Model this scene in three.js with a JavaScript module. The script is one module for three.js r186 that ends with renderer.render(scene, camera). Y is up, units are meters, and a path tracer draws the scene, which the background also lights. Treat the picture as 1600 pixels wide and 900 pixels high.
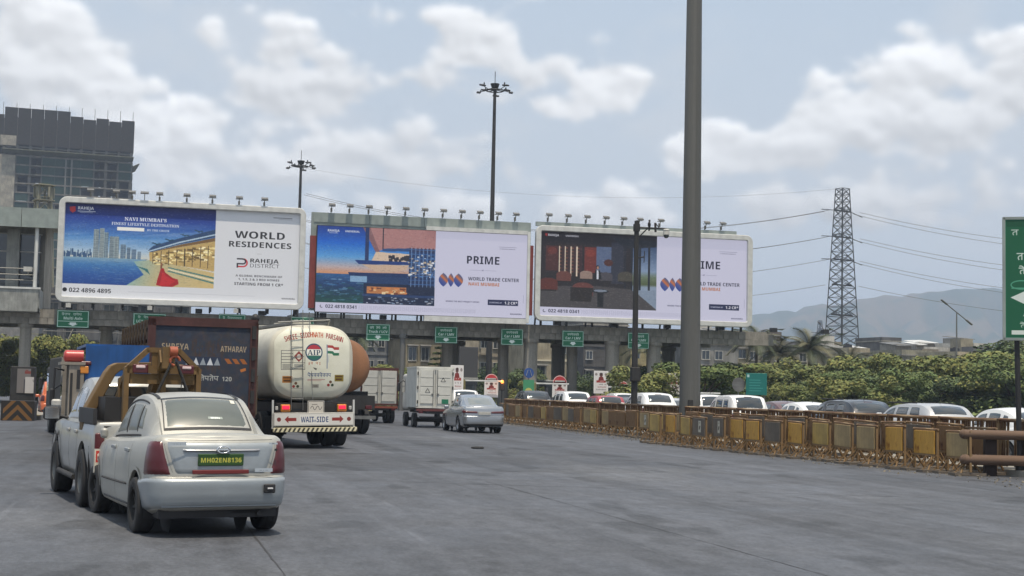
import * as THREE from 'three';
import { mergeGeometries, mergeVertices, toCreasedNormals } from 'three/addons/utils/BufferGeometryUtils.js';
import { RoundedBoxGeometry } from 'three/addons/geometries/RoundedBoxGeometry.js';
import { Brush, Evaluator, SUBTRACTION } from 'three-bvh-csg';

// ------------------------------------------------------------------ camera, sky, sun, exposure
// world: the road runs along -z, x to the right across the lanes, metres
const D2R = Math.PI / 180;
const scene = new THREE.Scene();
const camera = new THREE.PerspectiveCamera(22.62, 16 / 9, 0.1, 9000);
camera.rotation.order = 'YXZ';
camera.position.set(0, 1.65, 0);
camera.rotation.set(4.12 * D2R, -13.7 * D2R, 1.2 * D2R);
scene.add(camera);
const renderer = new THREE.WebGLRenderer();
renderer.toneMapping = THREE.LinearToneMapping;
renderer.toneMappingExposure = 1.12;
renderer.shadowMap.enabled = true;

function rng(seed) { let a = seed >>> 0; return () => { a = (a + 0x6D2B79F5) | 0; let t = Math.imul(a ^ (a >>> 15), 1 | a); t = (t + Math.imul(t ^ (t >>> 7), 61 | t)) ^ t; return ((t ^ (t >>> 14)) >>> 0) / 4294967296; }; }
const hash2 = (x, y, s = 0) => { let h = Math.imul(x | 0, 374761393) ^ Math.imul(y | 0, 668265263) ^ Math.imul(s | 0, 1274126177); h = Math.imul(h ^ (h >>> 13), 1274126177); return ((h ^ (h >>> 16)) >>> 0) / 4294967296; };
const sm = (t) => t * t * (3 - 2 * t), mixn = (a, b, t) => a + (b - a) * t, clamp = (v, a = 0, b = 1) => Math.min(b, Math.max(a, v));
const sstep = (a, b, v) => sm(clamp((v - a) / (b - a)));
function vnoise(x, y, s = 0, px = 0, py = 0) {                       // value noise, periodic when px, py are given
  const x0 = Math.floor(x), y0 = Math.floor(y), fx = sm(x - x0), fy = sm(y - y0);
  const w = (v, p) => (p ? ((v % p) + p) % p : v);
  const a = hash2(w(x0, px), w(y0, py), s), b = hash2(w(x0 + 1, px), w(y0, py), s), c = hash2(w(x0, px), w(y0 + 1, py), s), d = hash2(w(x0 + 1, px), w(y0 + 1, py), s);
  return mixn(mixn(a, b, fx), mixn(c, d, fx), fy);
}
function fbm(x, y, o = 4, s = 0, p = 0) { let v = 0, a = 0.5, n = 0; for (let i = 0; i < o; i++) { v += a * vnoise(x, y, s + i * 17, p, p); n += a; a *= 0.5; x *= 2; y *= 2; p *= 2; } return v / n; }

const SUN = new THREE.Vector3(0.02, 0.955, 0.29).normalize();          // near noon, high, a little behind the viewer
{
  const W = 2048, Hh = 1024, data = new Float32Array(W * Hh * 4);
  // cumulus banks: azimuth (degrees right of the road), elevation, half sizes
  const R = rng(11), banks = [];
  const put = (az, el, rx, ry, k = 1, b = 1) => banks.push([az, el, rx, ry, k, b]);
  for (const [px, py, rx, ry, k, b] of [[40, 110, 130, 110, .8, 1], [215, 215, 120, 70, 1.0, 1.1], [270, 265, 90, 60, .9, 1], [165, 175, 60, 50, 1.0, 1.1], [430, 95, 130, 60, .55, .95], [470, 145, 110, 45, .6, .95],
    [790, 70, 150, 80, .6, 1], [700, 130, 120, 40, .4, .95], [945, 140, 75, 52, 1.05, 1.1], [890, 165, 70, 26, .7, 1.05], [680, 245, 150, 75, .7, .9], [480, 260, 130, 60, .55, .95], [690, 20, 110, 30, .5, 1],
    [1400, 190, 150, 95, 1.0, 1.0], [1450, 110, 75, 55, 1.0, 1.1], [1570, 150, 90, 90, 1.0, 1.0], [1300, 200, 90, 60, .9, 1.05], [1140, 245, 95, 52, .95, 1.05], [1240, 240, 80, 40, .8, 1], [1380, 320, 220, 60, .6, .9], [560, 330, 260, 45, .45, 1], [900, 330, 200, 40, .4, 1]])
    put(Math.atan((px - 800) / 2250) / D2R + 13.7, Math.atan((612 + (px - 800) * .021 - py) / 2250) / D2R, rx / 39.3, ry / 39.3, k, b);
  for (let i = 0; i < 190; i++) {                                    // the same kind of sky all the way round
    const az = 38 + R() * 312, el = 3 + 62 * R() ** 1.6, g = 1 + el / 22;
    put(az, el, (2 + 3.2 * R()) * g, (1 + 1.5 * R()) * g, .5 + .5 * R(), .95 + .15 * R());
  }
  for (let i = 0; i < 26; i++) put(-8 + 46 * R(), 22 + 45 * R(), 4 + 5 * R(), 2.5 + 3 * R(), .5 + .5 * R(), .95 + .15 * R());
  const cell = Array.from({ length: 36 }, () => []);
  for (const b of banks) for (let c = 0; c < 36; c++) { let d = ((c * 10 + 5 - b[0]) % 360 + 540) % 360 - 180; if (Math.abs(d) < 5 + b[2] * 1.9 + 2) cell[c].push(b); }
  for (let j = 0; j < Hh; j++) {
    const el = ((j + .5) / Hh - .5) * 180;
    for (let i = 0; i < W; i++) {
      const th = ((i + .5) / W - .5) * 360;                          // direction (cos th, sin th) = (x, z)
      const az = ((th + 90) % 360 + 360) % 360;                      // 0 = -z, 90 = +x
      const o = (j * W + i) * 4, e = Math.max(el, 0);
      const t = sstep(0, 34, e);
      let r = mixn(.640, .345, t), g = mixn(.690, .495, t), b = mixn(.740, .685, t);
      const sd = Math.sin(el * D2R) * SUN.y + Math.cos(el * D2R) * (Math.sin(az * D2R) * SUN.x - Math.cos(az * D2R) * SUN.z), glow = Math.pow(Math.max(sd, 0), 6) * .3;
      r += glow; g += glow; b += glow * .95;
      if (el > -3) {
        const nx = (az + 8.3) * .62, ny = el * .95, n1 = fbm(nx, ny, 5, 3), n2 = fbm(nx * .45 + 31, ny * .6 + 7, 4, 9), n1u = fbm(nx + .1, ny + .28, 4, 3);
        let D = -1, wb = 0, ws = 0;
        for (const k of cell[Math.min(35, Math.floor(az / 10))]) {
          const dx = ((az - k[0]) % 360 + 540) % 360 - 180, dy = el - k[1], q = (dx / k[2]) ** 2 + (dy / (k[3] * (dy < 0 ? .75 : 1))) ** 2;
          if (q > 3.4) continue;
          const v = (1 - q) * .55 * k[4]; if (v > D) D = v; const w = Math.exp(-q * 1.6); wb += w * (k[5] + .22 * clamp(dy / k[3], -1, 1)); ws += w;
        }
        const dens = D + (n1 - .5) * 1.15 + (n2 - .5) * .35;
        let a = sstep(-.01, .19, dens) * .94;
        const veil = sstep(.40, .75, n2) * .42 * (1 - a);              // thin hazy cloud between the banks
        const relief = clamp((n1 - n1u) * 1.2, -.16, .17), thick = sstep(.15, .75, dens);
        const L = (ws > 0 ? wb / ws : 1) * .835 * (1 + relief);
        const fade = sstep(-1, 5, el);                               // lost in the haze near the horizon
        a *= mixn(.45, 1, fade);
        r = mixn(r, .67, veil); g = mixn(g, .70, veil); b = mixn(b, .735, veil);
        r = mixn(r, L * 1.0, a); g = mixn(g, L * 1.005, a); b = mixn(b, L * 1.01, a);
      } else { r = .30; g = .30; b = .29; }
      data[o] = r; data[o + 1] = g; data[o + 2] = b; data[o + 3] = 1;
    }
  }
  const sky = new THREE.DataTexture(data, W, Hh, THREE.RGBAFormat, THREE.FloatType);
  sky.mapping = THREE.EquirectangularReflectionMapping; sky.magFilter = THREE.LinearFilter; sky.minFilter = THREE.LinearFilter; sky.wrapS = THREE.RepeatWrapping; sky.needsUpdate = true;
  scene.background = sky; scene.environment = sky;
}
const sun = new THREE.DirectionalLight(0xfff0da, 4.1);
sun.position.copy(SUN).multiplyScalar(200).add(new THREE.Vector3(10, 0, -60)); sun.target.position.set(10, 0, -60);
sun.castShadow = true; sun.shadow.radius = 1.2; sun.shadow.mapSize.set(4096, 4096);
Object.assign(sun.shadow.camera, { left: -90, right: 90, top: 110, bottom: -110, near: 1, far: 420 });
scene.add(sun, sun.target);
scene.fog = new THREE.FogExp2(0xaebfd8, 0.00036);

// ------------------------------------------------------------------ helpers
const V = (x, y, z) => new THREE.Vector3(x, y, z);
const names = {};
function numbered(n) { const k = names[n] = (names[n] ?? -1) + 1; return k ? n + '_' + String(k).padStart(3, '0') : n; }
function thing(name, label, category, p = [0, 0, 0], turn = 0, group) {
  const o = new THREE.Group(); o.name = numbered(name); o.position.set(...p); o.rotation.y = turn; o.userData = { label, category }; if (group) o.userData.group = group; scene.add(o); return o;
}
function fin(o) { o.castShadow = true; o.receiveShadow = true; return o; }
function norm(g) { if (g.index) g = g.toNonIndexed(); for (const k of Object.keys(g.attributes)) if (!['position', 'normal', 'uv'].includes(k)) g.deleteAttribute(k); g.morphAttributes = {}; g.clearGroups(); return g; }
function merge(gs) { gs = gs.flat(9); return gs.length === 1 ? gs[0] : mergeGeometries(gs.map(norm)); }
function part(parent, name, gs, m, label) { const o = fin(new THREE.Mesh(merge([gs]), m)); o.name = name; if (label) o.userData.label = label; parent.add(o); return o; }
function sub(parent, name) { const o = new THREE.Group(); o.name = name; parent.add(o); return o; }
function solo(name, label, category, gs, m, p = [0, 0, 0], turn = 0, group) { const o = fin(new THREE.Mesh(merge([gs]), m)); o.name = numbered(name); o.position.set(...p); o.rotation.y = turn; o.userData = { label, category }; if (group) o.userData.group = group; scene.add(o); return o; }
function struct(name, gs, m, kind = 'structure') { const o = fin(new THREE.Mesh(merge([gs]), m)); o.name = numbered(name); o.userData = { kind }; scene.add(o); return o; }
function copy(o, p, turn, label, group) { const c = o.clone(); c.name = numbered(o.name.replace(/_\d{3}$/, '')); c.position.set(...p); c.rotation.set(o.rotation.x, turn, o.rotation.z); c.userData = { ...o.userData }; if (label) c.userData.label = label; if (group) c.userData.group = group; scene.add(c); return c; }
function metric(g) {                                                 // uv in metres by the way each face points
  g = norm(g); const p = g.attributes.position, n = g.attributes.normal, uv = new Float32Array(p.count * 2);
  for (let i = 0; i < p.count; i++) { const ax = Math.abs(n.getX(i)), ay = Math.abs(n.getY(i)), az = Math.abs(n.getZ(i)); const x = p.getX(i), y = p.getY(i), z = p.getZ(i); const q = ay > ax && ay > az ? [x, z] : ax > az ? [z, y] : [x, y]; uv[2 * i] = q[0]; uv[2 * i + 1] = q[1]; }
  g.setAttribute('uv', new THREE.BufferAttribute(uv, 2)); return g;
}
const M4 = new THREE.Matrix4(), Q4 = new THREE.Quaternion(), E4 = new THREE.Euler();
function put(g, x = 0, y = 0, z = 0, rx = 0, ry = 0, rz = 0, s) { M4.compose(V(x, y, z), Q4.setFromEuler(E4.set(rx, ry, rz)), s || V(1, 1, 1)); g.applyMatrix4(M4); return g; }
const box = (w, h, d, x = 0, y = 0, z = 0, rx = 0, ry = 0, rz = 0) => put(metric(new THREE.BoxGeometry(w, h, d)), x, y, z, rx, ry, rz);
const rbox = (w, h, d, r, x = 0, y = 0, z = 0, rx = 0, ry = 0, rz = 0, seg = 2) => put(metric(new RoundedBoxGeometry(w, h, d, seg, Math.min(r, w * .49, h * .49, d * .49))), x, y, z, rx, ry, rz);
const cyl = (rt, rb, h, x = 0, y = 0, z = 0, seg = 14, rx = 0, ry = 0, rz = 0) => put(norm(new THREE.CylinderGeometry(rt, rb, h, seg)), x, y, z, rx, ry, rz);
const sph = (r, x, y, z, sx = 1, sy = 1, sz = 1, a = 12, b = 8) => put(norm(new THREE.SphereGeometry(r, a, b)), x, y, z, 0, 0, 0, V(sx, sy, sz));
const UP = V(0, 1, 0);
function rod(a, b, r, seg = 6, r2 = r) { const p = V(...a), q = V(...b), d = q.clone().sub(p), l = d.length(); const g = norm(new THREE.CylinderGeometry(r2, r, l, seg)); g.applyMatrix4(M4.compose(p.add(q).multiplyScalar(.5), Q4.setFromUnitVectors(UP, d.normalize()), V(1, 1, 1))); return g; }
function bar(a, b, w, h) {                                           // square section between two points, h kept upright where it can be
  const p = V(...a), q = V(...b), d = q.clone().sub(p), l = d.length(); d.normalize(); let side = d.clone().cross(UP); if (side.lengthSq() < 1e-6) side = V(1, 0, 0); side.normalize(); const up = side.clone().cross(d);
  const g = metric(new THREE.BoxGeometry(w, h, l)); M4.makeBasis(side, up, d.clone().negate()); M4.setPosition(p.add(q).multiplyScalar(.5)); g.applyMatrix4(M4); return g;
}
const quad = (w, h, x, y, z, rx = 0, ry = 0, rz = 0) => put(norm(new THREE.PlaneGeometry(w, h)), x, y, z, rx, ry, rz);
function slab(w, h, t, x, y, z, ry = 0) { return box(w, h, t, x, y, z, 0, ry, 0); }
function extr(pts, depth, bevel = 0) { const s = new THREE.Shape(pts.map((p) => new THREE.Vector2(p[0], p[1]))); const g = new THREE.ExtrudeGeometry(s, { depth, bevelEnabled: bevel > 0, bevelSize: bevel, bevelThickness: bevel, bevelSegments: 2, steps: 1 }); return metric(g); }
function rrect(w, h, r) { const s = new THREE.Shape(); const a = -w / 2, b = -h / 2; s.moveTo(a + r, b); s.lineTo(a + w - r, b); s.absarc(a + w - r, b + r, r, -Math.PI / 2, 0); s.lineTo(a + w, b + h - r); s.absarc(a + w - r, b + h - r, r, 0, Math.PI / 2); s.lineTo(a + r, b + h); s.absarc(a + r, b + h - r, r, Math.PI / 2, Math.PI); s.lineTo(a, b + r); s.absarc(a + r, b + r, r, Math.PI, Math.PI * 1.5); return s; }

function tex(size, fn, srgb = true, rep = 1, h = size) {
  const d = new Uint8Array(size * h * 4);
  for (let j = 0; j < h; j++) for (let i = 0; i < size; i++) { const c = fn(i / size, j / h); const o = (j * size + i) * 4; d[o] = clamp(c[0], 0, 255); d[o + 1] = clamp(c[1], 0, 255); d[o + 2] = clamp(c[2], 0, 255); d[o + 3] = 255; }
  const t = new THREE.DataTexture(d, size, h); t.magFilter = THREE.LinearFilter; t.minFilter = THREE.LinearMipmapLinearFilter; t.generateMipmaps = true; t.wrapS = t.wrapT = THREE.RepeatWrapping; t.repeat.set(rep, rep); if (srgb) t.colorSpace = THREE.SRGBColorSpace; t.needsUpdate = true; return t;
}
function print(w, h, draw) { const c = document.createElement('canvas'); c.width = w; c.height = h; const x = c.getContext('2d'); draw(x, w, h); const t = new THREE.CanvasTexture(c); t.colorSpace = THREE.SRGBColorSpace; t.anisotropy = 8; return t; }
const lin = (r, g, b) => new THREE.Color().setRGB(r, g, b);
const mat = (c, rough = .7, metal = 0, o = {}) => new THREE.MeshStandardMaterial({ color: c, roughness: rough, metalness: metal, ...o });
const phys = (c, o) => new THREE.MeshPhysicalMaterial({ color: c, ...o });
// mottled neutral texture multiplied into paints: blotches, streaks, grain
const grime = tex(512, (u, v) => { const a = fbm(u * 6, v * 6, 5, 21, 6), b = fbm(u * 40, v * 5, 3, 5, 40), g = hash2(u * 512, v * 512, 2); const k = 205 + (a - .5) * 70 + (b - .5) * 36 + (g - .5) * 14; return [k, k * .99, k * .97]; }, true, .35);
const dusty = tex(512, (u, v) => { const a = fbm(u * 5, v * 5, 5, 71, 5), g = hash2(u * 512, v * 512, 8); const k = 228 + (a - .5) * 46 + (g - .5) * 10; return [k, k * .99, k * .965]; }, true, .5);
const rustTex = tex(512, (u, v) => { const a = fbm(u * 7, v * 7, 5, 33, 7), b = fbm(u * 50, v * 7, 3, 6, 50), q = sstep(.5, .68, a * .7 + b * .3), g = hash2(u * 512, v * 512, 4) * 22 - 11; return [mixn(214, 112, q) + g + (b - .5) * 40, mixn(200, 74, q) + g + (b - .5) * 40, mixn(180, 46, q) + g + (b - .5) * 30]; }, true, .45);
const concTex = tex(512, (u, v) => { const a = fbm(u * 4, v * 4, 6, 51, 4), b = fbm(u * 32, v * 3, 3, 15, 32), g = hash2(u * 512, v * 512, 14); const k = 200 + (a - .5) * 80 + (b - .5) * 44 + (g - .5) * 24; return [k, k * .985, k * .955]; }, true, .22);
const MT = {
  conc: mat(lin(.44, .43, .40), .9, 0, { map: concTex }), clad: mat(lin(.42, .44, .43), .55, .1, { map: grime }), cladG: mat(lin(.34, .40, .40), .5, .15, { map: dusty }),
  white: mat(lin(.74, .77, .79), .45, 0, { map: dusty }), whiteP: mat(lin(.78, .79, .77), .4, 0, { map: grime }), black: mat(lin(.018, .018, .02), .6), rubber: mat(lin(.022, .022, .023), .85), dark: mat(lin(.05, .05, .052), .7, .2, { map: grime }),
  steel: mat(lin(.35, .36, .36), .5, .6, { map: grime }), galv: mat(lin(.25, .255, .255), .55, .3, { map: grime }), alloy: mat(lin(.5, .5, .51), .35, .8), chrome: mat(lin(.75, .76, .77), .15, 1), glass: phys(lin(.03, .036, .04), { roughness: .06, metalness: 0, clearcoat: 1, clearcoatRoughness: .03 }),
  dustGlass: phys(lin(.125, .145, .135), { roughness: .42, map: dusty, clearcoat: .5, clearcoatRoughness: .15 }), red: mat(lin(.14, .016, .016), .6), tailRed: phys(lin(.075, .003, .007), { roughness: .35, clearcoat: .5, clearcoatRoughness: .15 }), amber: mat(lin(.6, .22, .03), .35),
  green: mat(lin(.01, .16, .085), .5), rust: mat(lin(.30, .22, .14), .85, .1, { map: rustTex }),
};
// ------------------------------------------------------------------ ground, road, hills
{
  const soil = tex(512, (u, v) => { const a = fbm(u * 9, v * 9, 5, 81, 9), g = hash2(u * 512, v * 512, 3) * 26 - 13, q = sstep(.42, .6, a); return [mixn(118, 84, q) + g, mixn(104, 92, q) + g, mixn(78, 52, q) + g]; }, true, .03);
  struct('ground', put(metric(new THREE.PlaneGeometry(16000, 16000)), 0, -.02, 0, -Math.PI / 2), mat(0xffffff, .95, 0, { map: soil }));
  // asphalt: worn lanes run along the road (v), darker oil drips, pale dust, patched strips
  const asph = tex(2048, (u, v) => {
    const x = u * 48, y = v * 96, lane = Math.sin((x / 3.5) * Math.PI * 2) * .5 + .5, a = fbm(u * 6, v * 10, 5, 91, 6), b = fbm(u * 96, v * 7, 4, 95, 96), c = fbm(u * 24, v * 40, 4, 61, 24), g = hash2(u * 2048, v * 2048, 7) - .5, g2 = fbm(u * 300, v * 300, 2, 44, 300) - .5;
    let k = 77 + (a - .5) * 15 + (b - .5) * 15 + (c - .5) * 6 + g * 17 + g2 * 18 - lane * 4 + (fbm(u * 260, v * 5, 3, 131, 260) - .5) * 13 - sstep(.62, .74, fbm(u * 40, v * 3, 4, 141, 40)) * 6;
    const oil = sstep(.70, .8, fbm(u * 60, v * 50, 3, 17, 60)); k -= oil * 16;
    const dust = sstep(.55, .75, fbm(u * 11 + .3, v * 14, 4, 29, 11)) * 9;
    const px = Math.floor(x / 6), strip = hash2(px, Math.floor(y / 17 + hash2(px, 3, 1) * 4), 12); if (strip > .72) k -= 8; else if (strip < .2) k += 6; const scuff = fbm(u * 400, v * 22, 2, 151, 400); if (scuff > .84) k += 10;
    return [k * .965 + dust, k * 1.0 + dust * .95, k * 1.075 + dust * .8];
  }, true, 1);
  asph.repeat.set(1 / 48, 1 / 96);
  const fine = tex(512, (u, v) => { const k = 128 + (hash2(u * 512, v * 512, 9) - .5) * 130 + (fbm(u * 128, v * 128, 2, 12, 128) - .5) * 160; return [k, k, k]; }, false, .5);
  const rgh = tex(256, (u, v) => { const k = 168 + (fbm(u * 8, v * 8, 5, 19, 8) - .5) * 90; return [k, k, k]; }, false, .12);
  const M = mat(0xffffff, 1, 0, { map: asph, roughnessMap: rgh, bumpMap: fine, bumpScale: .006 });
  const road = struct('road', put(metric(new THREE.PlaneGeometry(96, 330)), 24, 0, -125, -Math.PI / 2), M);
  // tar-sealed joints along and across the slabs
  const tar = mat(lin(.035, .035, .038), .75), R = rng(5);
  const joint = (pts, w) => { const gs = []; const v = []; for (let i = 0; i < pts.length - 1; i++) { const [x0, z0] = pts[i], [x1, z1] = pts[i + 1], n = Math.ceil(Math.hypot(x1 - x0, z1 - z0) / .35); for (let k = 0; k <= n; k++) if (k < n || i === pts.length - 2) v.push([mixn(x0, x1, k / n) + (R() - .5) * .012, mixn(z0, z1, k / n) + (R() - .5) * .012, w * (.5 + R() * .8)]); }
    const P = [], d = [pts.at(-1)[0] - pts[0][0], pts.at(-1)[1] - pts[0][1]], l = Math.hypot(...d), nx = -d[1] / l, nz = d[0] / l; for (let i = 0; i < v.length - 1; i++) { const [a, b, c] = v[i], [e, f, h] = v[i + 1]; const q = [[a - nx * c, b - nz * c], [a + nx * c, b + nz * c], [e + nx * h, f + nz * h], [e - nx * h, f - nz * h]]; for (const k of [0, 1, 2, 0, 2, 3]) P.push(q[k][0], .004, q[k][1]); }
    const g = new THREE.BufferGeometry(); g.setAttribute('position', new THREE.Float32BufferAttribute(P, 3)); const n = new Float32Array(P.length); for (let i = 1; i < n.length; i += 3) n[i] = 1; g.setAttribute('normal', new THREE.BufferAttribute(n, 3)); g.setAttribute('uv', new THREE.BufferAttribute(new Float32Array(P.length / 3 * 2), 2)); gs.push(g); return gs; };
  struct('road_joint', joint([[1.18, -10], [1.05, -20]], .009), tar);
  struct('road_joint', joint([[6.2, -8], [5.9, -26]], .006), tar);
  struct('road_joint', joint([[3.4, -26], [13.5, -22]], .012), tar);
  // dust and grit gathered along the barricades, a worn trace of an old lane line
  const grit = mat(lin(.30, .27, .22), .95, 0, { map: concTex });
  { const gs = [], r2 = rng(77); for (let i = 0; i < 1800; i++) { const z = -24 - 54 * r2(), s = .012 + .04 * r2() * r2(); gs.push(put(norm(new THREE.TetrahedronGeometry(s)), 17.2 + (z < -46 ? .2 : 0) + 1.2 * (r2() + r2() - 1), s * .25, z, r2() * 6, r2() * 6, r2() * 6)); } const o = struct('gravel', gs, grit, 'stuff'); o.userData.label = 'dry grit and pebbles strewn under the barricades'; o.userData.category = 'gravel'; }
  struct('median', box(1.5, .14, 75, 19.35, .07, -63.5), MT.conc);
  // hills
  const prof = [[-900, 598], [100, 592], [700, 580], [950, 545], [1080, 508], [1170, 492], [1230, 485], [1300, 473], [1350, 468], [1400, 463], [1455, 457], [1490, 453], [1530, 455], [1565, 460], [1640, 470], [1800, 500], [2100, 540], [2500, 590], [3400, 612]];
  const hgt = (px) => { for (let i = 0; i < prof.length - 1; i++) if (px <= prof[i + 1][0]) { const t = sm(clamp((px - prof[i][0]) / (prof[i + 1][0] - prof[i][0]))); return 613 + (px - 800) * .021 - mixn(prof[i][1], prof[i + 1][1], mixn(t, clamp((px - prof[i][0]) / (prof[i + 1][0] - prof[i][0])), .6)); } return 5; };
  const nu = 320, nv = 40, P = [], I = [];
  for (let j = 0; j <= nv; j++) for (let i = 0; i <= nu; i++) {
    const az = mixn(-45, 62, i / nu), px = 800 + 2250 * Math.tan((az - 13.7) * D2R), t = j / nv, d = mixn(2100, 3900, t), crest = Math.max(hgt(px), 2) / 2250 * 3300;
    const e = t < .66 ? Math.pow(t / .66, 1.25) : 1 - ((t - .66) / .34) ** 2 * .7;
    const gul = (Math.abs(fbm(az * .8, t * 3.6, 6, 41) - .5) * 2) * (.62 * (1 - Math.abs(t - .45))) , h = crest * e * (1 - gul * (t < .62 ? 1 : .25)) + (fbm(az * 3, t * 9, 3, 13) - .5) * 12 * e;
    P.push(Math.sin(az * D2R) * d, h - 1, -Math.cos(az * D2R) * d);
  }
  for (let j = 0; j < nv; j++) for (let i = 0; i < nu; i++) { const a = j * (nu + 1) + i; I.push(a, a + 1, a + nu + 1, a + 1, a + nu + 2, a + nu + 1); }
  const g = new THREE.BufferGeometry(); g.setAttribute('position', new THREE.Float32BufferAttribute(P, 3)); g.setIndex(I); g.computeVertexNormals(); g.setAttribute('uv', new THREE.Float32BufferAttribute(new Float32Array(P.length / 3 * 2), 2));
  const hm = tex(512, (u, v) => { const a = fbm(u * 10, v * 10, 6, 23, 10), q = sstep(.4, .62, a), n = hash2(u * 512, v * 512, 6) * 20; return [mixn(38, 84, q) + n, mixn(54, 74, q) + n, mixn(28, 48, q) + n]; }, true, .0016);
  struct('hills', metric(g), mat(0xffffff, 1, 0, { map: hm }));
}

// ------------------------------------------------------------------ printed faces
function txt(x, s, px, py, size, color, align = 'center', font = 'sans-serif', bold = true, sx = 1) { x.save(); x.translate(px, py); x.scale(sx, 1); x.font = (bold ? 'bold ' : '') + size + 'px ' + font; x.fillStyle = color; x.textAlign = align; x.textBaseline = 'middle'; x.fillText(s, 0, 0); x.restore(); }
function grad(x, x0, y0, x1, y1, stops) { const g = x.createLinearGradient(x0, y0, x1, y1); for (const [t, c] of stops) g.addColorStop(t, c); return g; }
function dev(x, px, py, w, h, n, color, seed = 1) {                  // a line of headline script: bar on top, stems and bowls below
  const R = rng(seed); x.save(); x.strokeStyle = color; x.lineWidth = h * .13; x.lineCap = 'butt'; let cx = px; const cw = w / n;
  for (let i = 0; i < n; i++) { const gap = R() < .18; if (!gap) { x.beginPath(); x.moveTo(cx, py); x.lineTo(cx + cw * 1.02, py); x.moveTo(cx + cw * .75, py); x.lineTo(cx + cw * .75, py + h * .8); const k = R(); if (k < .35) x.arc(cx + cw * .45, py + h * .38, cw * .27, -.3, Math.PI * 1.4); else if (k < .7) { x.moveTo(cx + cw * .12, py); x.lineTo(cx + cw * .18, py + h * .45); x.lineTo(cx + cw * .75, py + h * .5); } else { x.moveTo(cx + cw * .7, py + h * .25); x.quadraticCurveTo(cx, py + h * .3, cx + cw * .35, py + h * .8); } if (R() < .3) { x.moveTo(cx + cw * .75, py); x.quadraticCurveTo(cx + cw * .4, py - h * .42, cx + cw * .1, py - h * .22); } x.stroke(); } cx += cw; }
  x.restore();
}
const rect = (x, c, a, b, w, h) => { x.fillStyle = c; x.fillRect(a, b, w, h); };
const poly = (x, c, p) => { x.fillStyle = c; x.beginPath(); p.forEach((q, i) => (i ? x.lineTo(q[0], q[1]) : x.moveTo(q[0], q[1]))); x.closePath(); x.fill(); };
function soften(x, a, b, w, h, f, seed) {                             // the soft pixels and grain of a printed photograph
  const c = document.createElement('canvas'); c.width = Math.round(w / f); c.height = Math.round(h / f); const y = c.getContext('2d'); y.imageSmoothingEnabled = true; y.imageSmoothingQuality = 'high'; y.drawImage(x.canvas, a, b, w, h, 0, 0, c.width, c.height); x.imageSmoothingEnabled = true; x.imageSmoothingQuality = 'high'; x.drawImage(c, 0, 0, c.width, c.height, a, b, w, h);
  const R = rng(seed); for (let i = 0; i < 5200; i++) { x.globalAlpha = .05 + .1 * R(); x.fillStyle = R() < .5 ? '#fff4e0' : '#10141c'; x.fillRect(a + R() * w, b + R() * h, 2 + R() * 16, 2 + R() * 5); } x.globalAlpha = 1;
}
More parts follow.
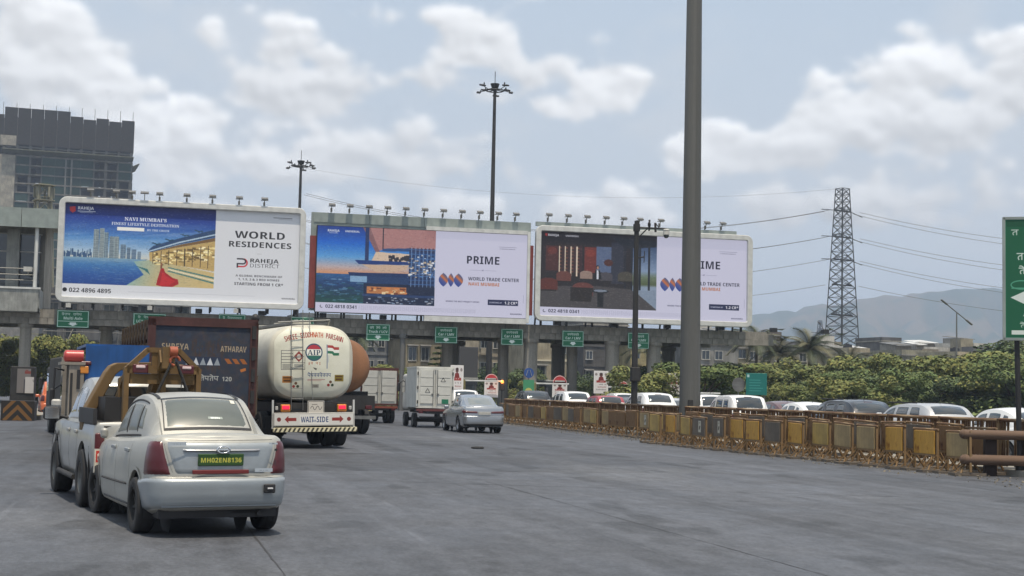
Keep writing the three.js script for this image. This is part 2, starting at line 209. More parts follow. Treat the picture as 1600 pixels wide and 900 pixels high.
const face1 = print(2048, 872, (x, w, h) => {
  rect(x, '#dadde4', 0, 0, w, h); const R = rng(3), L = 10, T = 8, PW = 1285, PH = 735;
  x.save(); x.beginPath(); x.rect(L, T, PW, PH); x.clip();
  rect(x, grad(x, 0, T, 0, T + PH * .68, [[0, '#171a5c'], [.25, '#1d3d94'], [.6, '#4c86c8'], [.85, '#a9c4dd'], [1, '#d8d3c4']]), L, T, PW, PH);
  for (let i = 0; i < 40; i++) { x.globalAlpha = .06; x.fillStyle = '#fff'; x.beginPath(); x.ellipse(R() * PW, 150 + R() * 320, 60 + R() * 190, 6 + R() * 16, -.1, 0, 7); x.fill(); } x.globalAlpha = 1;
  const tower = (a, b, c, d, col) => { rect(x, col, a, b, c, d); for (let i = a + 4; i < a + c - 3; i += 9) rect(x, 'rgba(30,45,60,.45)', i, b + 6, 4, d - 6); for (let j = b + 8; j < b + d; j += 8) rect(x, 'rgba(240,240,225,.25)', a, j, c, 2); };
  for (let i = 0; i < 26; i++) rect(x, '#33557e', L + i * 9, 470 - R() * 50, 8, 60);
  tower(255, 240, 44, 268, '#8fa0a8'); tower(303, 228, 40, 280, '#9aa9ad'); tower(345, 262, 36, 246, '#7c93a3'); tower(392, 300, 42, 208, '#8295a0'); tower(436, 296, 36, 212, '#90a0a6'); tower(486, 366, 46, 142, '#6f8aa4'); tower(538, 392, 34, 116, '#67839f'); tower(578, 408, 42, 100, '#6b88a8'); tower(630, 428, 32, 80, '#7790a8');
  rect(x, grad(x, 0, 500, 0, T + PH, [[0, '#7fa3bd'], [.25, '#3d78b5'], [.7, '#1f4f9c'], [1, '#1a4590']]), L, 500, 700, 260);
  for (let i = 0; i < 210; i++) { x.globalAlpha = .16; rect(x, R() < .4 ? '#e8d9ac' : '#b9d7ea', 240 + R() * 440, 510 + R() * 220, 20 + R() * 60, 2); } x.globalAlpha = 1;
  poly(x, grad(x, 600, 520, 1290, 740, [[0, '#8fb4b0'], [.3, '#bfb58c'], [1, '#d3b97e']]), [[600, 520], [760, 500], [1300, 600], [1300, 760], [520, 760], [690, 640]]);
  poly(x, '#c2a568', [[730, 430], [1300, 300], [1300, 585], [900, 530], [735, 510]]); for (let i = 0; i < 130; i++) { const a = 745 + R() * 545, b = 430 - (a - 730) * .16 + R() * 125; rect(x, ['#f5e2a0', '#6a5530', '#fff1c4', '#8a7340'][i & 3], a, b, 12 + R() * 40, 7 + R() * 12); } for (let i = 0; i < 8; i++) rect(x, '#3a2e1e', 760 + i * 68, 425 - i * 11, 6, 110 + i * 14);
  poly(x, '#27456f', [[715, 420], [760, 370], [980, 290], [1300, 190], [1300, 262], [980, 345], [740, 430]]); poly(x, '#b9cfe2', [[715, 420], [980, 322], [1300, 232], [1300, 244], [980, 336], [720, 430]]); poly(x, '#7a5b34', [[735, 432], [980, 350], [1300, 268], [1300, 300], [980, 372]]);
  for (const [a, b] of [[790, 360], [900, 320], [1030, 268], [1150, 225]]) { x.strokeStyle = '#1f4358'; x.lineWidth = 6; for (let k = 0; k < 9; k++) { x.beginPath(); x.moveTo(a, b); x.quadraticCurveTo(a + Math.cos(k * .7) * 20, b - 22, a + Math.cos(k * .7) * 40, b - 8 + Math.sin(k) * 10); x.stroke(); } }
  for (let i = 0; i < 3; i++) poly(x, i & 1 ? '#e9dfc2' : '#4a7d7a', [[900, 560 + i * 16], [1300, 640 + i * 24], [1300, 655 + i * 24], [890, 568 + i * 16]]); poly(x, '#2e6c70', [[620, 560], [720, 585], [745, 640], [700, 600]]);
  poly(x, '#a8141c', [[836, 570], [858, 572], [872, 610], [940, 660], [985, 672], [990, 715], [940, 742], [850, 742], [800, 730], [806, 690]]); poly(x, '#c42028', [[850, 600], [880, 640], [960, 690], [900, 735], [830, 735]]); x.fillStyle = '#8a5a3a'; x.beginPath(); x.ellipse(838, 536, 10, 13, 0, 0, 7); x.fill(); rect(x, '#7b4a33', 832, 546, 14, 30);
  soften(x, L, T, PW, PH, 5, 31);
  txt(x, "NAVI MUMBAI'S", 690, 130, 44, '#e9edf5', 'center', 'serif'); txt(x, 'FINEST LIFESTYLE DESTINATION', 690, 178, 34, '#dfe6f2', 'center', 'serif'); rect(x, '#f2f2ee', 450, 208, 230, 32); txt(x, 'BY THE CREEK', 800, 226, 26, '#cdd8ea', 'center', 'serif');
  poly(x, '#c03038', [[44, 44], [92, 36], [96, 80], [70, 98], [48, 80]]); txt(x, 'RAHEJA', 112, 50, 38, '#f4f4f6', 'left'); rect(x, '#cfd6e6', 112, 76, 150, 6); rect(x, '#aab6d0', 130, 88, 110, 4);
  x.restore();
  txt(x, 'WORLD', 1690, 228, 92, '#26262c', 'center', 'sans-serif', true, 1.38); txt(x, 'RESIDENCES', 1690, 318, 74, '#26262c', 'center', 'sans-serif', true, 1.3); rect(x, '#a0a0a8', 1665, 402, 44, 3);
  x.strokeStyle = '#c8323c'; x.lineWidth = 13; x.beginPath(); x.arc(1545, 492, 36, -1.5, 1.5); x.lineTo(1500, 528); x.stroke(); x.strokeStyle = '#2d2a34'; x.beginPath(); x.moveTo(1490, 456); x.lineTo(1540, 456); x.arc(1545, 480, 22, -1.5, 1.5); x.lineTo(1496, 502); x.lineTo(1496, 540); x.stroke();
  txt(x, 'RAHEJA', 1602, 468, 52, '#26262c', 'left', 'sans-serif', true, 1.4); txt(x, 'DISTRICT', 1602, 514, 48, '#55555e', 'left', 'sans-serif', false, 1.35);
  txt(x, 'A GLOBAL BENCHMARK OF', 1690, 612, 27, '#3a3a42', 'center', 'sans-serif', true, 1.2); txt(x, '1, 1.5, 2 & 3 BED HOMES', 1690, 645, 27, '#3a3a42', 'center', 'sans-serif', true, 1.2); txt(x, 'STARTING FROM 1 CR*', 1690, 690, 36, '#26262c', 'center', 'sans-serif', true, 1.12);
  rect(x, '#77777f', 1800, 52, 170, 7); rect(x, '#9a9aa2', 1850, 66, 120, 4); txt(x, 'MAHARERA', 1955, 815, 22, '#4a4a52'); rect(x, '#b9bcc6', 560, 800, 1100, 3);
  x.fillStyle = '#202026'; x.beginPath(); x.arc(32, 800, 19, 0, 7); x.fill(); txt(x, '022 4896 4895', 66, 802, 54, '#202026', 'left');
});
function wtc(x, w, h, pic) {
  rect(x, '#dcdbf2', 0, 0, w, h); x.save(); pic(x); x.restore();
  const cx = w * .785; txt(x, 'PRIME', cx, h * .325, 112, '#1e1e36', 'center', 'sans-serif', true, .98); rect(x, '#9a9ab8', cx - 130, h * .445, 110, 3); rect(x, '#9a9ab8', cx + 22, h * .445, 110, 3); txt(x, 'AT', cx, h * .446, 20, '#55557a');
  for (const [i, dx] of [-1, 0, 1].entries()) { const ax = w * .632 + dx * 74, ay = h * .575; x.fillStyle = grad(x, ax - 40, ay + 40, ax + 40, ay - 40, [[0, '#23439a'], [.45, '#5a5f9c'], [.6, '#e07a3c'], [1, '#2c55a8']]); x.beginPath(); const rw = i === 1 ? 26 : 40; x.moveTo(ax, ay - 70); x.quadraticCurveTo(ax + rw * 2.3, ay, ax, ay + 70); x.quadraticCurveTo(ax - rw * 2.3, ay, ax, ay - 70); x.fill(); }
  txt(x, 'WORLD TRADE CENTER', w * .715, h * .55, 48, '#26263e', 'left', 'sans-serif', true, .97); txt(x, 'NAVI MUMBAI', w * .715, h * .612, 46, '#c8702e', 'left', 'sans-serif', true, .98);
  txt(x, 'WHERE THE BEST PROJECT OPENS', w * .69, h * .825, 21, '#4a4a68'); rect(x, '#20264e', w * .812, h * .79, w * .148, h * .066); txt(x, 'STARTING AT', w * .85, h * .824, 20, '#cfd2ea'); txt(x, '1.2 CR*', w * .925, h * .824, 38, '#f4f4ff');
  rect(x, '#8e8ea8', w * .86, h * .155, w * .088, 4); for (let i = 0; i < 9; i++) rect(x, '#8a8aa2', w * .865 + i * 18, h * .175, 8 + hash2(i, 3, 2) * 8, 8); rect(x, '#77779a', w * .985, h * .72, 2, h * .1);
  txt(x, '022 4818 0341', w * .045, h * .935, 46, '#26263e', 'left'); x.strokeStyle = '#26263e'; x.lineWidth = 6; x.beginPath(); x.arc(w * .028, h * .935, 13, .8, 4.2); x.stroke(); for (let j = 0; j < 5; j++) for (let i = 0; i < 60; i++) rect(x, '#b3b2cc', w * .2 + i * 19, h * .915 + j * 9, 8 + hash2(i, j, 5) * 9, 3); txt(x, 'MAHARERA', w * .95, h * .955, 22, '#444460');
}
const face2 = print(2048, 860, (x, w, h) => wtc(x, w, h, () => {
  const PW = w * .555, PH = h * .89, R = rng(8); x.beginPath(); x.rect(0, 0, PW, PH); x.clip();
  rect(x, grad(x, 0, 0, 0, PH * .66, [[0, '#173c94'], [.3, '#1468d6'], [.6, '#62a8e6'], [.8, '#c7b7bb'], [.95, '#e39a6a'], [1, '#b98a7c']]), 0, 0, PW, PH); rect(x, grad(x, 0, PH * .62, 0, PH, [[0, '#2f629c'], [.4, '#123a6e'], [.75, '#0f3f4c'], [1, '#15504a']]), 0, PH * .62, PW, PH);
  for (let i = 0; i < 150; i++) { x.globalAlpha = .5; rect(x, ['#4f8cc0', '#1c5a52', '#93b9d6', '#0c2c55'][i & 3], R() * 520, PH * .65 + R() * PH * .33, 20 + R() * 60, 3 + R() * 9); } x.globalAlpha = 1;
  poly(x, '#b98583', [[430, 0], [PW, 0], [PW, 230], [640, 210], [560, 240]]); poly(x, '#8d6468', [[430, 0], [500, 0], [600, 250], [560, 250]]); rect(x, '#1c3266', 455, 0, 34, 330); rect(x, '#2a2230', 620, 0, 12, 220);
  poly(x, '#e7cdb4', [[560, 240], [900, 250], [880, 330], [520, 330]]); for (let i = 0; i < 24; i++) rect(x, '#2c2a38', 640 + R() * 240, 260 + R() * 46, 26, 30); poly(x, '#163a80', [[360, 330], [900, 330], [900, 360], [400, 372]]); poly(x, '#d8b9a0', [[430, 372], [880, 362], [860, 410], [700, 440], [560, 440]]); poly(x, '#143164', [[300, 455], [1000, 450], [1000, 490], [310, 490]]); rect(x, '#8cb3d8', 320, 490, 160, 60); rect(x, '#183a6c', 480, 490, 660, 70); poly(x, '#2a4c84', [[620, 205], [900, 190], [900, 222], [620, 232]]);
  rect(x, '#0d1f42', 450, 560, 690, 210); rect(x, '#c9834e', 480, 590, 380, 70); for (let i = 0; i < 30; i++) rect(x, ['#ffe2b0', '#7a3f26', '#e08a4a'][i % 3], 490 + R() * 350, 595 + R() * 50, 20 + R() * 30, 10 + R() * 16); rect(x, '#223e6e', 440, 665, 700, 24); for (let i = 0; i < 60; i++) rect(x, ['#8fa6c4', '#3c3a48', '#c8cfdd'][i % 3], 470 + R() * 660, 690 + R() * 70, 14 + R() * 20, 8);
  rect(x, 'rgba(20,46,98,.8)', 880, 190, 260, 380); for (let i = 0; i < 14; i++) rect(x, i & 1 ? '#8fb2dc' : '#101f44', 884 + i * 19, 180, 5, 400); for (let j = 0; j < 9; j++) rect(x, '#4b7fc0', 880, 200 + j * 44, 260, 5); for (let i = 0; i < 70; i++) rect(x, ['#f0f2f8', '#c8b49a', '#5b87c4'][i % 3], 860 + R() * 280, 240 + R() * 240, 8 + R() * 26, 6 + R() * 14);
  soften(x, 0, 0, PW, PH, 5, 32);
  txt(x, 'RAHEJA', 150, 44, 32, '#e8ecf8'); rect(x, '#b7c6ea', 110, 66, 84, 5); txt(x, 'UNIVERSAL', 330, 46, 26, '#e8ecf8');
}));
const face3 = print(2048, 860, (x, w, h) => wtc(x, w, h, () => {
  const PW = w * .555, PH = h * .89, R = rng(18); x.beginPath(); x.rect(0, 0, PW, PH); x.clip();
  rect(x, grad(x, 0, 0, 0, PH, [[0, '#1c161c'], [.35, '#241b20'], [.7, '#241f22'], [1, '#33302f']]), 0, 0, PW, PH); rect(x, '#4a2422', 60, 150, 130, 250); rect(x, '#702c26', 430, 150, 120, 260); rect(x, '#392127', 190, 140, 220, 270);
  for (const i of [0, 1, 2, 3]) { rect(x, '#2b1d1d', 180 + i * 56, 130, 34, 320); rect(x, '#e9d6c0', 184 + i * 56, 150, 12, 300); for (let j = 0; j < 8; j++) rect(x, '#7d4a34', 196 + i * 56, 160 + j * 34, 16, 14); } for (const [a, b] of [[120, 200], [490, 210]]) { x.fillStyle = '#a8432e'; x.globalAlpha = .35; x.beginPath(); x.ellipse(a, b, 46, 38, 0, 0, 7); x.fill(); x.globalAlpha = 1; }
  rect(x, '#5a6a8c', 545, 140, 150, 260); rect(x, '#2d3040', 690, 90, 120, 420); rect(x, grad(x, 0, 100, 0, 640, [[0, '#33486e'], [.5, '#8aa0c0'], [.62, '#6f7f66'], [.75, '#53603e'], [.8, '#8ea0b8'], [1, '#a8b6cc']]), 880, 70, 260, 640); for (const a of [815, 880, 960, 1050]) rect(x, '#171b28', a, 60, 22, 560); poly(x, '#1a1d28', [[700, 40], [1140, 60], [1140, 120], [820, 150]]); poly(x, '#4a4648', [[0, PH], [0, 560], [560, 540], [880, 560], [1140, 720], [1140, PH]]); poly(x, '#8a9ab0', [[900, 570], [1140, 560], [1140, 760], [960, 610]]);
  x.fillStyle = '#4a2f2f'; const seat = (a, b, s, c) => { x.fillStyle = c; x.beginPath(); x.ellipse(a, b, 80 * s, 42 * s, 0, Math.PI, 0); x.fill(); rect(x, c, a - 80 * s, b, 160 * s, 66 * s); rect(x, '#16110f', a - 70 * s, b + 66 * s, 140 * s, 10 * s); }; seat(235, 440, .9, '#6a3c34'); seat(450, 420, .75, '#9c8478'); seat(420, 560, 1.25, '#6a3a34'); seat(90, 520, 1.1, '#5e2a22'); seat(830, 420, .9, '#4a463c'); seat(640, 430, .8, '#4d4a52'); poly(x, '#26201f', [[300, 560], [520, 560], [500, 700], [300, 700]]);
  x.fillStyle = '#0e1016'; x.beginPath(); x.ellipse(560, 350, 16, 20, 0, 0, 7); x.fill(); poly(x, '#10121a', [[536, 380], [584, 380], [600, 470], [530, 470]]); poly(x, '#dfe3ee', [[552, 380], [568, 380], [572, 470], [552, 470]]); x.fillStyle = '#b98a70'; x.beginPath(); x.ellipse(562, 354, 11, 15, 0, 0, 7); x.fill(); x.fillStyle = '#4e2620'; x.beginPath(); x.ellipse(665, 300, 44, 34, 0, 0, 7); x.fill();
  x.fillStyle = '#0d0d12'; x.beginPath(); x.ellipse(590, 590, 80, 20, 0, 0, 7); x.fill(); rect(x, '#121218', 560, 600, 60, 150); x.fillStyle = '#8792a4'; x.beginPath(); x.ellipse(590, 586, 66, 13, 0, 0, 7); x.fill(); for (let i = 0; i < 60; i++) { x.globalAlpha = .3; rect(x, '#6b6a70', 480 + R() * 500, 560 + R() * 180, 40, 4); } x.globalAlpha = 1;
  soften(x, 0, 0, PW, PH, 5, 33);
  txt(x, 'RAHEJA', 130, 44, 30, '#d8d8e2'); poly(x, '#a02a2a', [[50, 30], [74, 28], [70, 60], [52, 52]]); txt(x, 'UNIVERSAL', 310, 46, 24, '#d8d8e2');
}));
const PR = (t, rough = .45, o = {}) => new THREE.MeshStandardMaterial({ color: 0xffffff, map: t, roughness: rough, ...o });
const LED = (t, k) => new THREE.MeshStandardMaterial({ color: 0x6a6a6a, map: t, roughness: .5, emissive: 0xffffff, emissiveMap: t, emissiveIntensity: k });

// ------------------------------------------------------------------ toll gantry, canopy and the three billboards
{
  const g = thing('toll_gantry', 'grey concrete toll plaza gantry carrying the three billboards', 'gantry', [18, 0, -112]);
  part(g, 'beam', [box(66, 1.0, 1.0, -1, 6.45, -.62)], MT.conc);
  for (let i = 0; i < 47; i++) { const x = -32.6 + i * 1.35; part(g, 'cladding_panel', box(1.31, .62, .06, x, 6.73, -.07 + (i % 3) * .004), MT.conc); part(g, 'cladding_panel', box(1.31, .46, .06, x + .4, 6.16, -.066 + (i % 2) * .006), MT.conc); }
  part(g, 'canopy', [box(66, .5, 13, -1, 6.9, -8), box(66, .9, .3, -1, 6.6, -14.4)], MT.conc);
  for (let i = 0; i < 12; i++) part(g, 'canopy_rib', box(.35, .6, 12.5, -32 + i * 5.4, 6.36, -7.8), MT.conc);
  const col = (x, z, r, m = MT.conc) => { const c = part(g, 'column', cyl(r, r, 6, x - 18, 3, z, 20), m); part(c, 'collar', cyl(r + .12, r + .12, .3, x - 18, 5.8, z, 20), m); };
  for (const x of [-9.7, 29.1, 36.0, 39.6]) col(x, -.6, x < 0 ? .42 : .56); for (const x of [-4, 2, 8, 22.8, 27.5, 33.4]) col(x, -3.4, .44, MT.conc); for (const x of [13, 25.4, 34.6, 45]) col(x, -12, .6);
  col(18.5, .3, .2, MT.galv);
  for (let i = 0; i < 14; i++) part(g, 'lamp_bracket', [box(.5, .34, .5, -24.6 + i * 4.7, 7.25, .3)], MT.black);
}
function floods(b, xs, y, z) { for (const x of xs) { const f = part(b, 'floodlight', [rod([x, y, z - .3], [x, y + .55, z + .25], .035), rod([x - .28, y + .5, z + .2], [x + .28, y + .5, z + .2], .03), box(.5, .08, .34, x, y + .62, z + .38, .5, 0, 0), box(.14, .3, .14, x, y + .25, z - .1)], MT.galv); part(f, 'lens', box(.42, .02, .28, x, y + .57, z + .4, .5, 0, 0), MT.whiteP); } }
function truss(b, w, h) { const gs = []; for (let i = 0; i <= 8; i++) { const x = -w / 2 + .4 + i * (w - .8) / 8; gs.push(bar([x, -.4, -.5], [x, h, -.5], .16, .16), bar([x, h, -.5], [x, -.4, -2.4], .12, .12)); } for (const y of [.3, h * .5, h - .3]) gs.push(bar([-w / 2, y, -.6], [w / 2, y, -.6], .14, .14)); part(b, 'truss', gs, MT.dark); }
function roundFrame(b, w, h, t, m, z = .05) { const s = rrect(w, h, .55); s.holes.push(rrect(w - t * 2, h - t * 2, .18)); part(b, 'frame', put(metric(new THREE.ExtrudeGeometry(s, { depth: .35, bevelEnabled: true, bevelSize: .05, bevelThickness: .05, bevelSegments: 2, curveSegments: 6 })), 0, h / 2, z - .2), m); part(b, 'cabinet', box(w - .3, h - .3, .4, 0, h / 2, -.3), MT.white); }
{
  const b = thing('billboard', 'white framed printed billboard picturing a woman in red beside the water', 'billboard', [1.5, 7.6, -111.0]);
  roundFrame(b, 18.1, 7.75, .34, MT.white); truss(b, 18, 7.7); part(b, 'printed_face', quad(17.46, 7.1, 0, 3.87, -.02), PR(face1, .5)); floods(b, [-6.9, -5.05, -3.9, -1.9, .1, 2, 4, 5.9].map((x) => x), 7.75, -.1); part(b, 'floodlight', [rod([-3, 7.7, -.3], [-3, 8.3, .2], .035), box(.6, .08, .34, -3, 8.35, .3, .5)], MT.galv);
  for (const x of [-8.1, -2.3, 4]) part(b, 'floodlight', [rod([x, -.05, 0], [x, -.3, .6], .05), box(.34, .3, .25, x, -.3, .7)], MT.whiteP);
}
{
  const b = thing('billboard', 'screen billboard with grey cladding and red sides showing a blue dusk terrace', 'billboard', [19.88, 7.45, -111.0]);
  part(b, 'cladding', [box(17.5, 7.6, .5, -.05, 3.95, -.5)], MT.cladG); for (let i = 0; i < 4; i++) part(b, 'cladding_panel', box(4.3, .72, .05, -6.5 + i * 4.34, 7.35, -.22), MT.cladG); for (const s of [-1, 1]) part(b, 'side_panel', box(.55, 5.6, .3, s * 8.62, 3.1, -.2), mat(lin(.32, .055, .045), .6, 0, { map: grime }));
  truss(b, 17, 7.6); part(b, 'cabinet', box(16.8, 6.75, .3, -.02, 3.35, .0), MT.dark); part(b, 'screen', quad(16.7, 6.65, -.02, 3.36, .16), LED(face2, .52));
  part(b, 'trim', [box(8.2, .42, .5, 4.2, -.22, .1), box(8.2, .3, .5, 4.2, 6.86, .1), box(.22, 7.3, .5, 8.42, 3.3, .1)], MT.white); floods(b, [-7.3, -5.9, -4.4, -2.95, -1.5, 0, 1.5, 3, 4.45, 5.95, 7.4], 7.75, -.3);
}
{
  const b = thing('billboard', 'white framed screen billboard showing a dark lounge with a seated man', 'billboard', [38.2, 7.4, -111.0]);
  roundFrame(b, 18.5, 7.55, .34, MT.white); truss(b, 18, 7.5); part(b, 'screen', quad(17.86, 6.9, 0, 3.78, -.02), LED(face3, .52)); part(b, 'coping', [box(17.2, .34, .3, -.6, 7.75, -.3)], MT.cladG); floods(b, [-8.2, -6.6, -5.0, -3.4, -1.9, -.5, 1.3, 5.3, 6.7], 7.9, -.3);
}
// lane signs hung from the beam
{
  const sign = (w, h, l2, seed) => print(512, Math.round(512 * h / w), (x, W, Hh) => { rect(x, '#0b6b46', 0, 0, W, Hh); x.strokeStyle = '#bcd8cc'; x.lineWidth = 12; x.strokeRect(10, 10, W - 20, Hh - 20); rect(x, '#bcd8cc', 10, Hh * .62, W - 20, 10); dev(x, 70, Hh * .17, W - 140, Hh * .15, 8, '#d6e6de', seed); txt(x, l2, W / 2, Hh * .46, Hh * .22, '#d6e6de', 'center', 'sans-serif', true, 1); poly(x, '#e2eee8', [[W * .4, Hh * .7], [W * .6, Hh * .7], [W * .6, Hh * .78], [W * .66, Hh * .78], [W * .5, Hh * .92], [W * .34, Hh * .78], [W * .4, Hh * .78]]); });
  const fs = [sign(2.3, 1.3, 'Multi Axle', 2), sign(2.4, 1.3, 'LCV / Mini Bus', 4), sign(1.9, 1.3, 'Truck / LCV', 6), sign(1.75, 1.25, 'Car / LMV', 8)].map((t) => PR(t, .5));
  [[-6.3, 6.35, 2.3, 0, 'Multi Axle'], [-.8, 6.3, 2.4, 1, 'LCV / Mini Bus'], [5.3, 6.45, 2.0, 1, 'LCV / Mini Bus'], [10.6, 6.4, 1.8, 2, 'Truck / LCV'], [16.5, 6.05, 1.85, 2, 'Truck / LCV'], [21.9, 6.0, 1.8, 3, 'Car / LMV'], [27.25, 6.0, 1.8, 3, 'Car / LMV'], [32.3, 6.0, 1.8, 3, 'Car / LMV'], [37.85, 6.0, 1.8, 3, 'Car / LMV']].forEach(([x, y, w, k, words]) => {
    const s = thing('lane_sign', `green hanging lane sign reading ${words} ${x < -3 ? 'near the control room' : x < 3 ? 'above the goods truck' : x < 8 ? 'left of the tanker' : x < 12 ? 'behind the tanker top' : x < 18 ? 'over the rusty box truck' : x < 24 ? 'over the small box truck' : x < 29 ? 'beside the tall dark booth screen' : x < 35 ? 'under the lounge billboard picture' : 'behind the camera pole'}`, 'sign', [x, y, -111.45], 0, 'green lane signs along the gantry'); part(s, 'panel', rbox(w, 1.3, .08, .03), MT.green); part(s, 'printed_face', quad(w - .04, 1.26, 0, 0, .045), fs[k]); for (const q of [-.3, .3]) part(s, 'hanger', box(.08, .5, .06, w * q, .8, -.1), MT.galv);
  });
}
// control room at the gantry's end
{
  const b = thing('control_building', 'grey panelled toll control room with dark windows at the gantry end', 'building', [-17.2, 0, -112]);
  part(b, 'wall', [box(17, 7.5, 8, 0, 10.3, -6.2)], MT.conc); part(b, 'roof_slab', [box(19.6, .5, 12, -.1, 14.1, -5)], MT.clad);
  for (let i = 0; i < 7; i++) part(b, 'fascia_panel', box(2.76, 1.42, .12, -8.4 + i * 2.8, 13.7, 1.06), MT.cladG); part(b, 'fascia_panel', box(.12, 1.42, 6, 9.66, 13.7, -2), MT.cladG);
  for (let i = 0; i < 6; i++) part(b, 'parapet_panel', box(2.76, 1.66, .12, -6.97 + i * 2.8, 7.62, 1.06), MT.clad); part(b, 'balcony_slab', [box(17, .3, 3.6, 0, 6.9, -.8), box(.15, 1.7, 3.4, 8.42, 7.6, -.7)], MT.clad); part(b, 'coping', box(17.1, .14, .3, 0, 8.5, 1.05), MT.white);
  for (let i = 0; i < 8; i++) { const w = part(b, 'window', box(1.9, 4.2, .08, -7.6 + i * 2.12, 10.7, -1.9), MT.glass); part(w, 'mullion', [box(.1, 4.4, .14, -8.6 + i * 2.12, 10.7, -1.86), box(2.1, .08, .14, -7.6 + i * 2.12, 11.4, -1.86), box(2.1, .08, .14, -7.6 + i * 2.12, 12.75, -1.86)], MT.whiteP); }
  part(b, 'post', [cyl(.14, .14, 4.7, 8.1, 10.7, .7, 12)], MT.white); part(b, 'post', box(.9, 4.6, .5, 6.3, 10.7, -1.3), MT.clad); for (const y of [9.1, 9.5, 9.95]) part(b, 'handrail', rod([-8.4, y, .6], [8.1, y, .6], .04), MT.steel);
  part(b, 'air_conditioner', [rbox(.9, .5, .4, .05, 4.2, 8.85, .4), cyl(.2, .2, .03, 4.2, 8.85, .62, 14, Math.PI / 2)], MT.whiteP); part(b, 'floodlight', [box(.6, .34, .3, 7.6, 9.9, .95), rod([7.6, 9.6, .7], [7.6, 10, .9], .04)], MT.whiteP);
}
// ------------------------------------------------------------------ car building kit (car faces -z, origin on the ground mid-length)
const evalr = new Evaluator(); evalr.attributes = ['position', 'normal', 'uv'];
function lerpTab(tab, t) { if (t <= tab[0][0]) return tab[0].slice(1); for (let i = 0; i < tab.length - 1; i++) if (t <= tab[i + 1][0]) { const k = (t - tab[i][0]) / (tab[i + 1][0] - tab[i][0]); return tab[i].slice(1).map((v, j) => mixn(v, tab[i + 1][j + 1], k)); } return tab.at(-1).slice(1); }
function splineTab(tab) { const c = new THREE.CatmullRomCurve3(tab.map((p) => V(p[0], p[1], 0)), false, 'centripetal'), n = 160, pts = c.getPoints(n); return (t) => { for (let i = 0; i < n; i++) if (t <= pts[i + 1].x || i === n - 1) { const k = clamp((t - pts[i].x) / Math.max(1e-6, pts[i + 1].x - pts[i].x)); return mixn(pts[i].y, pts[i + 1].y, k); } }; }
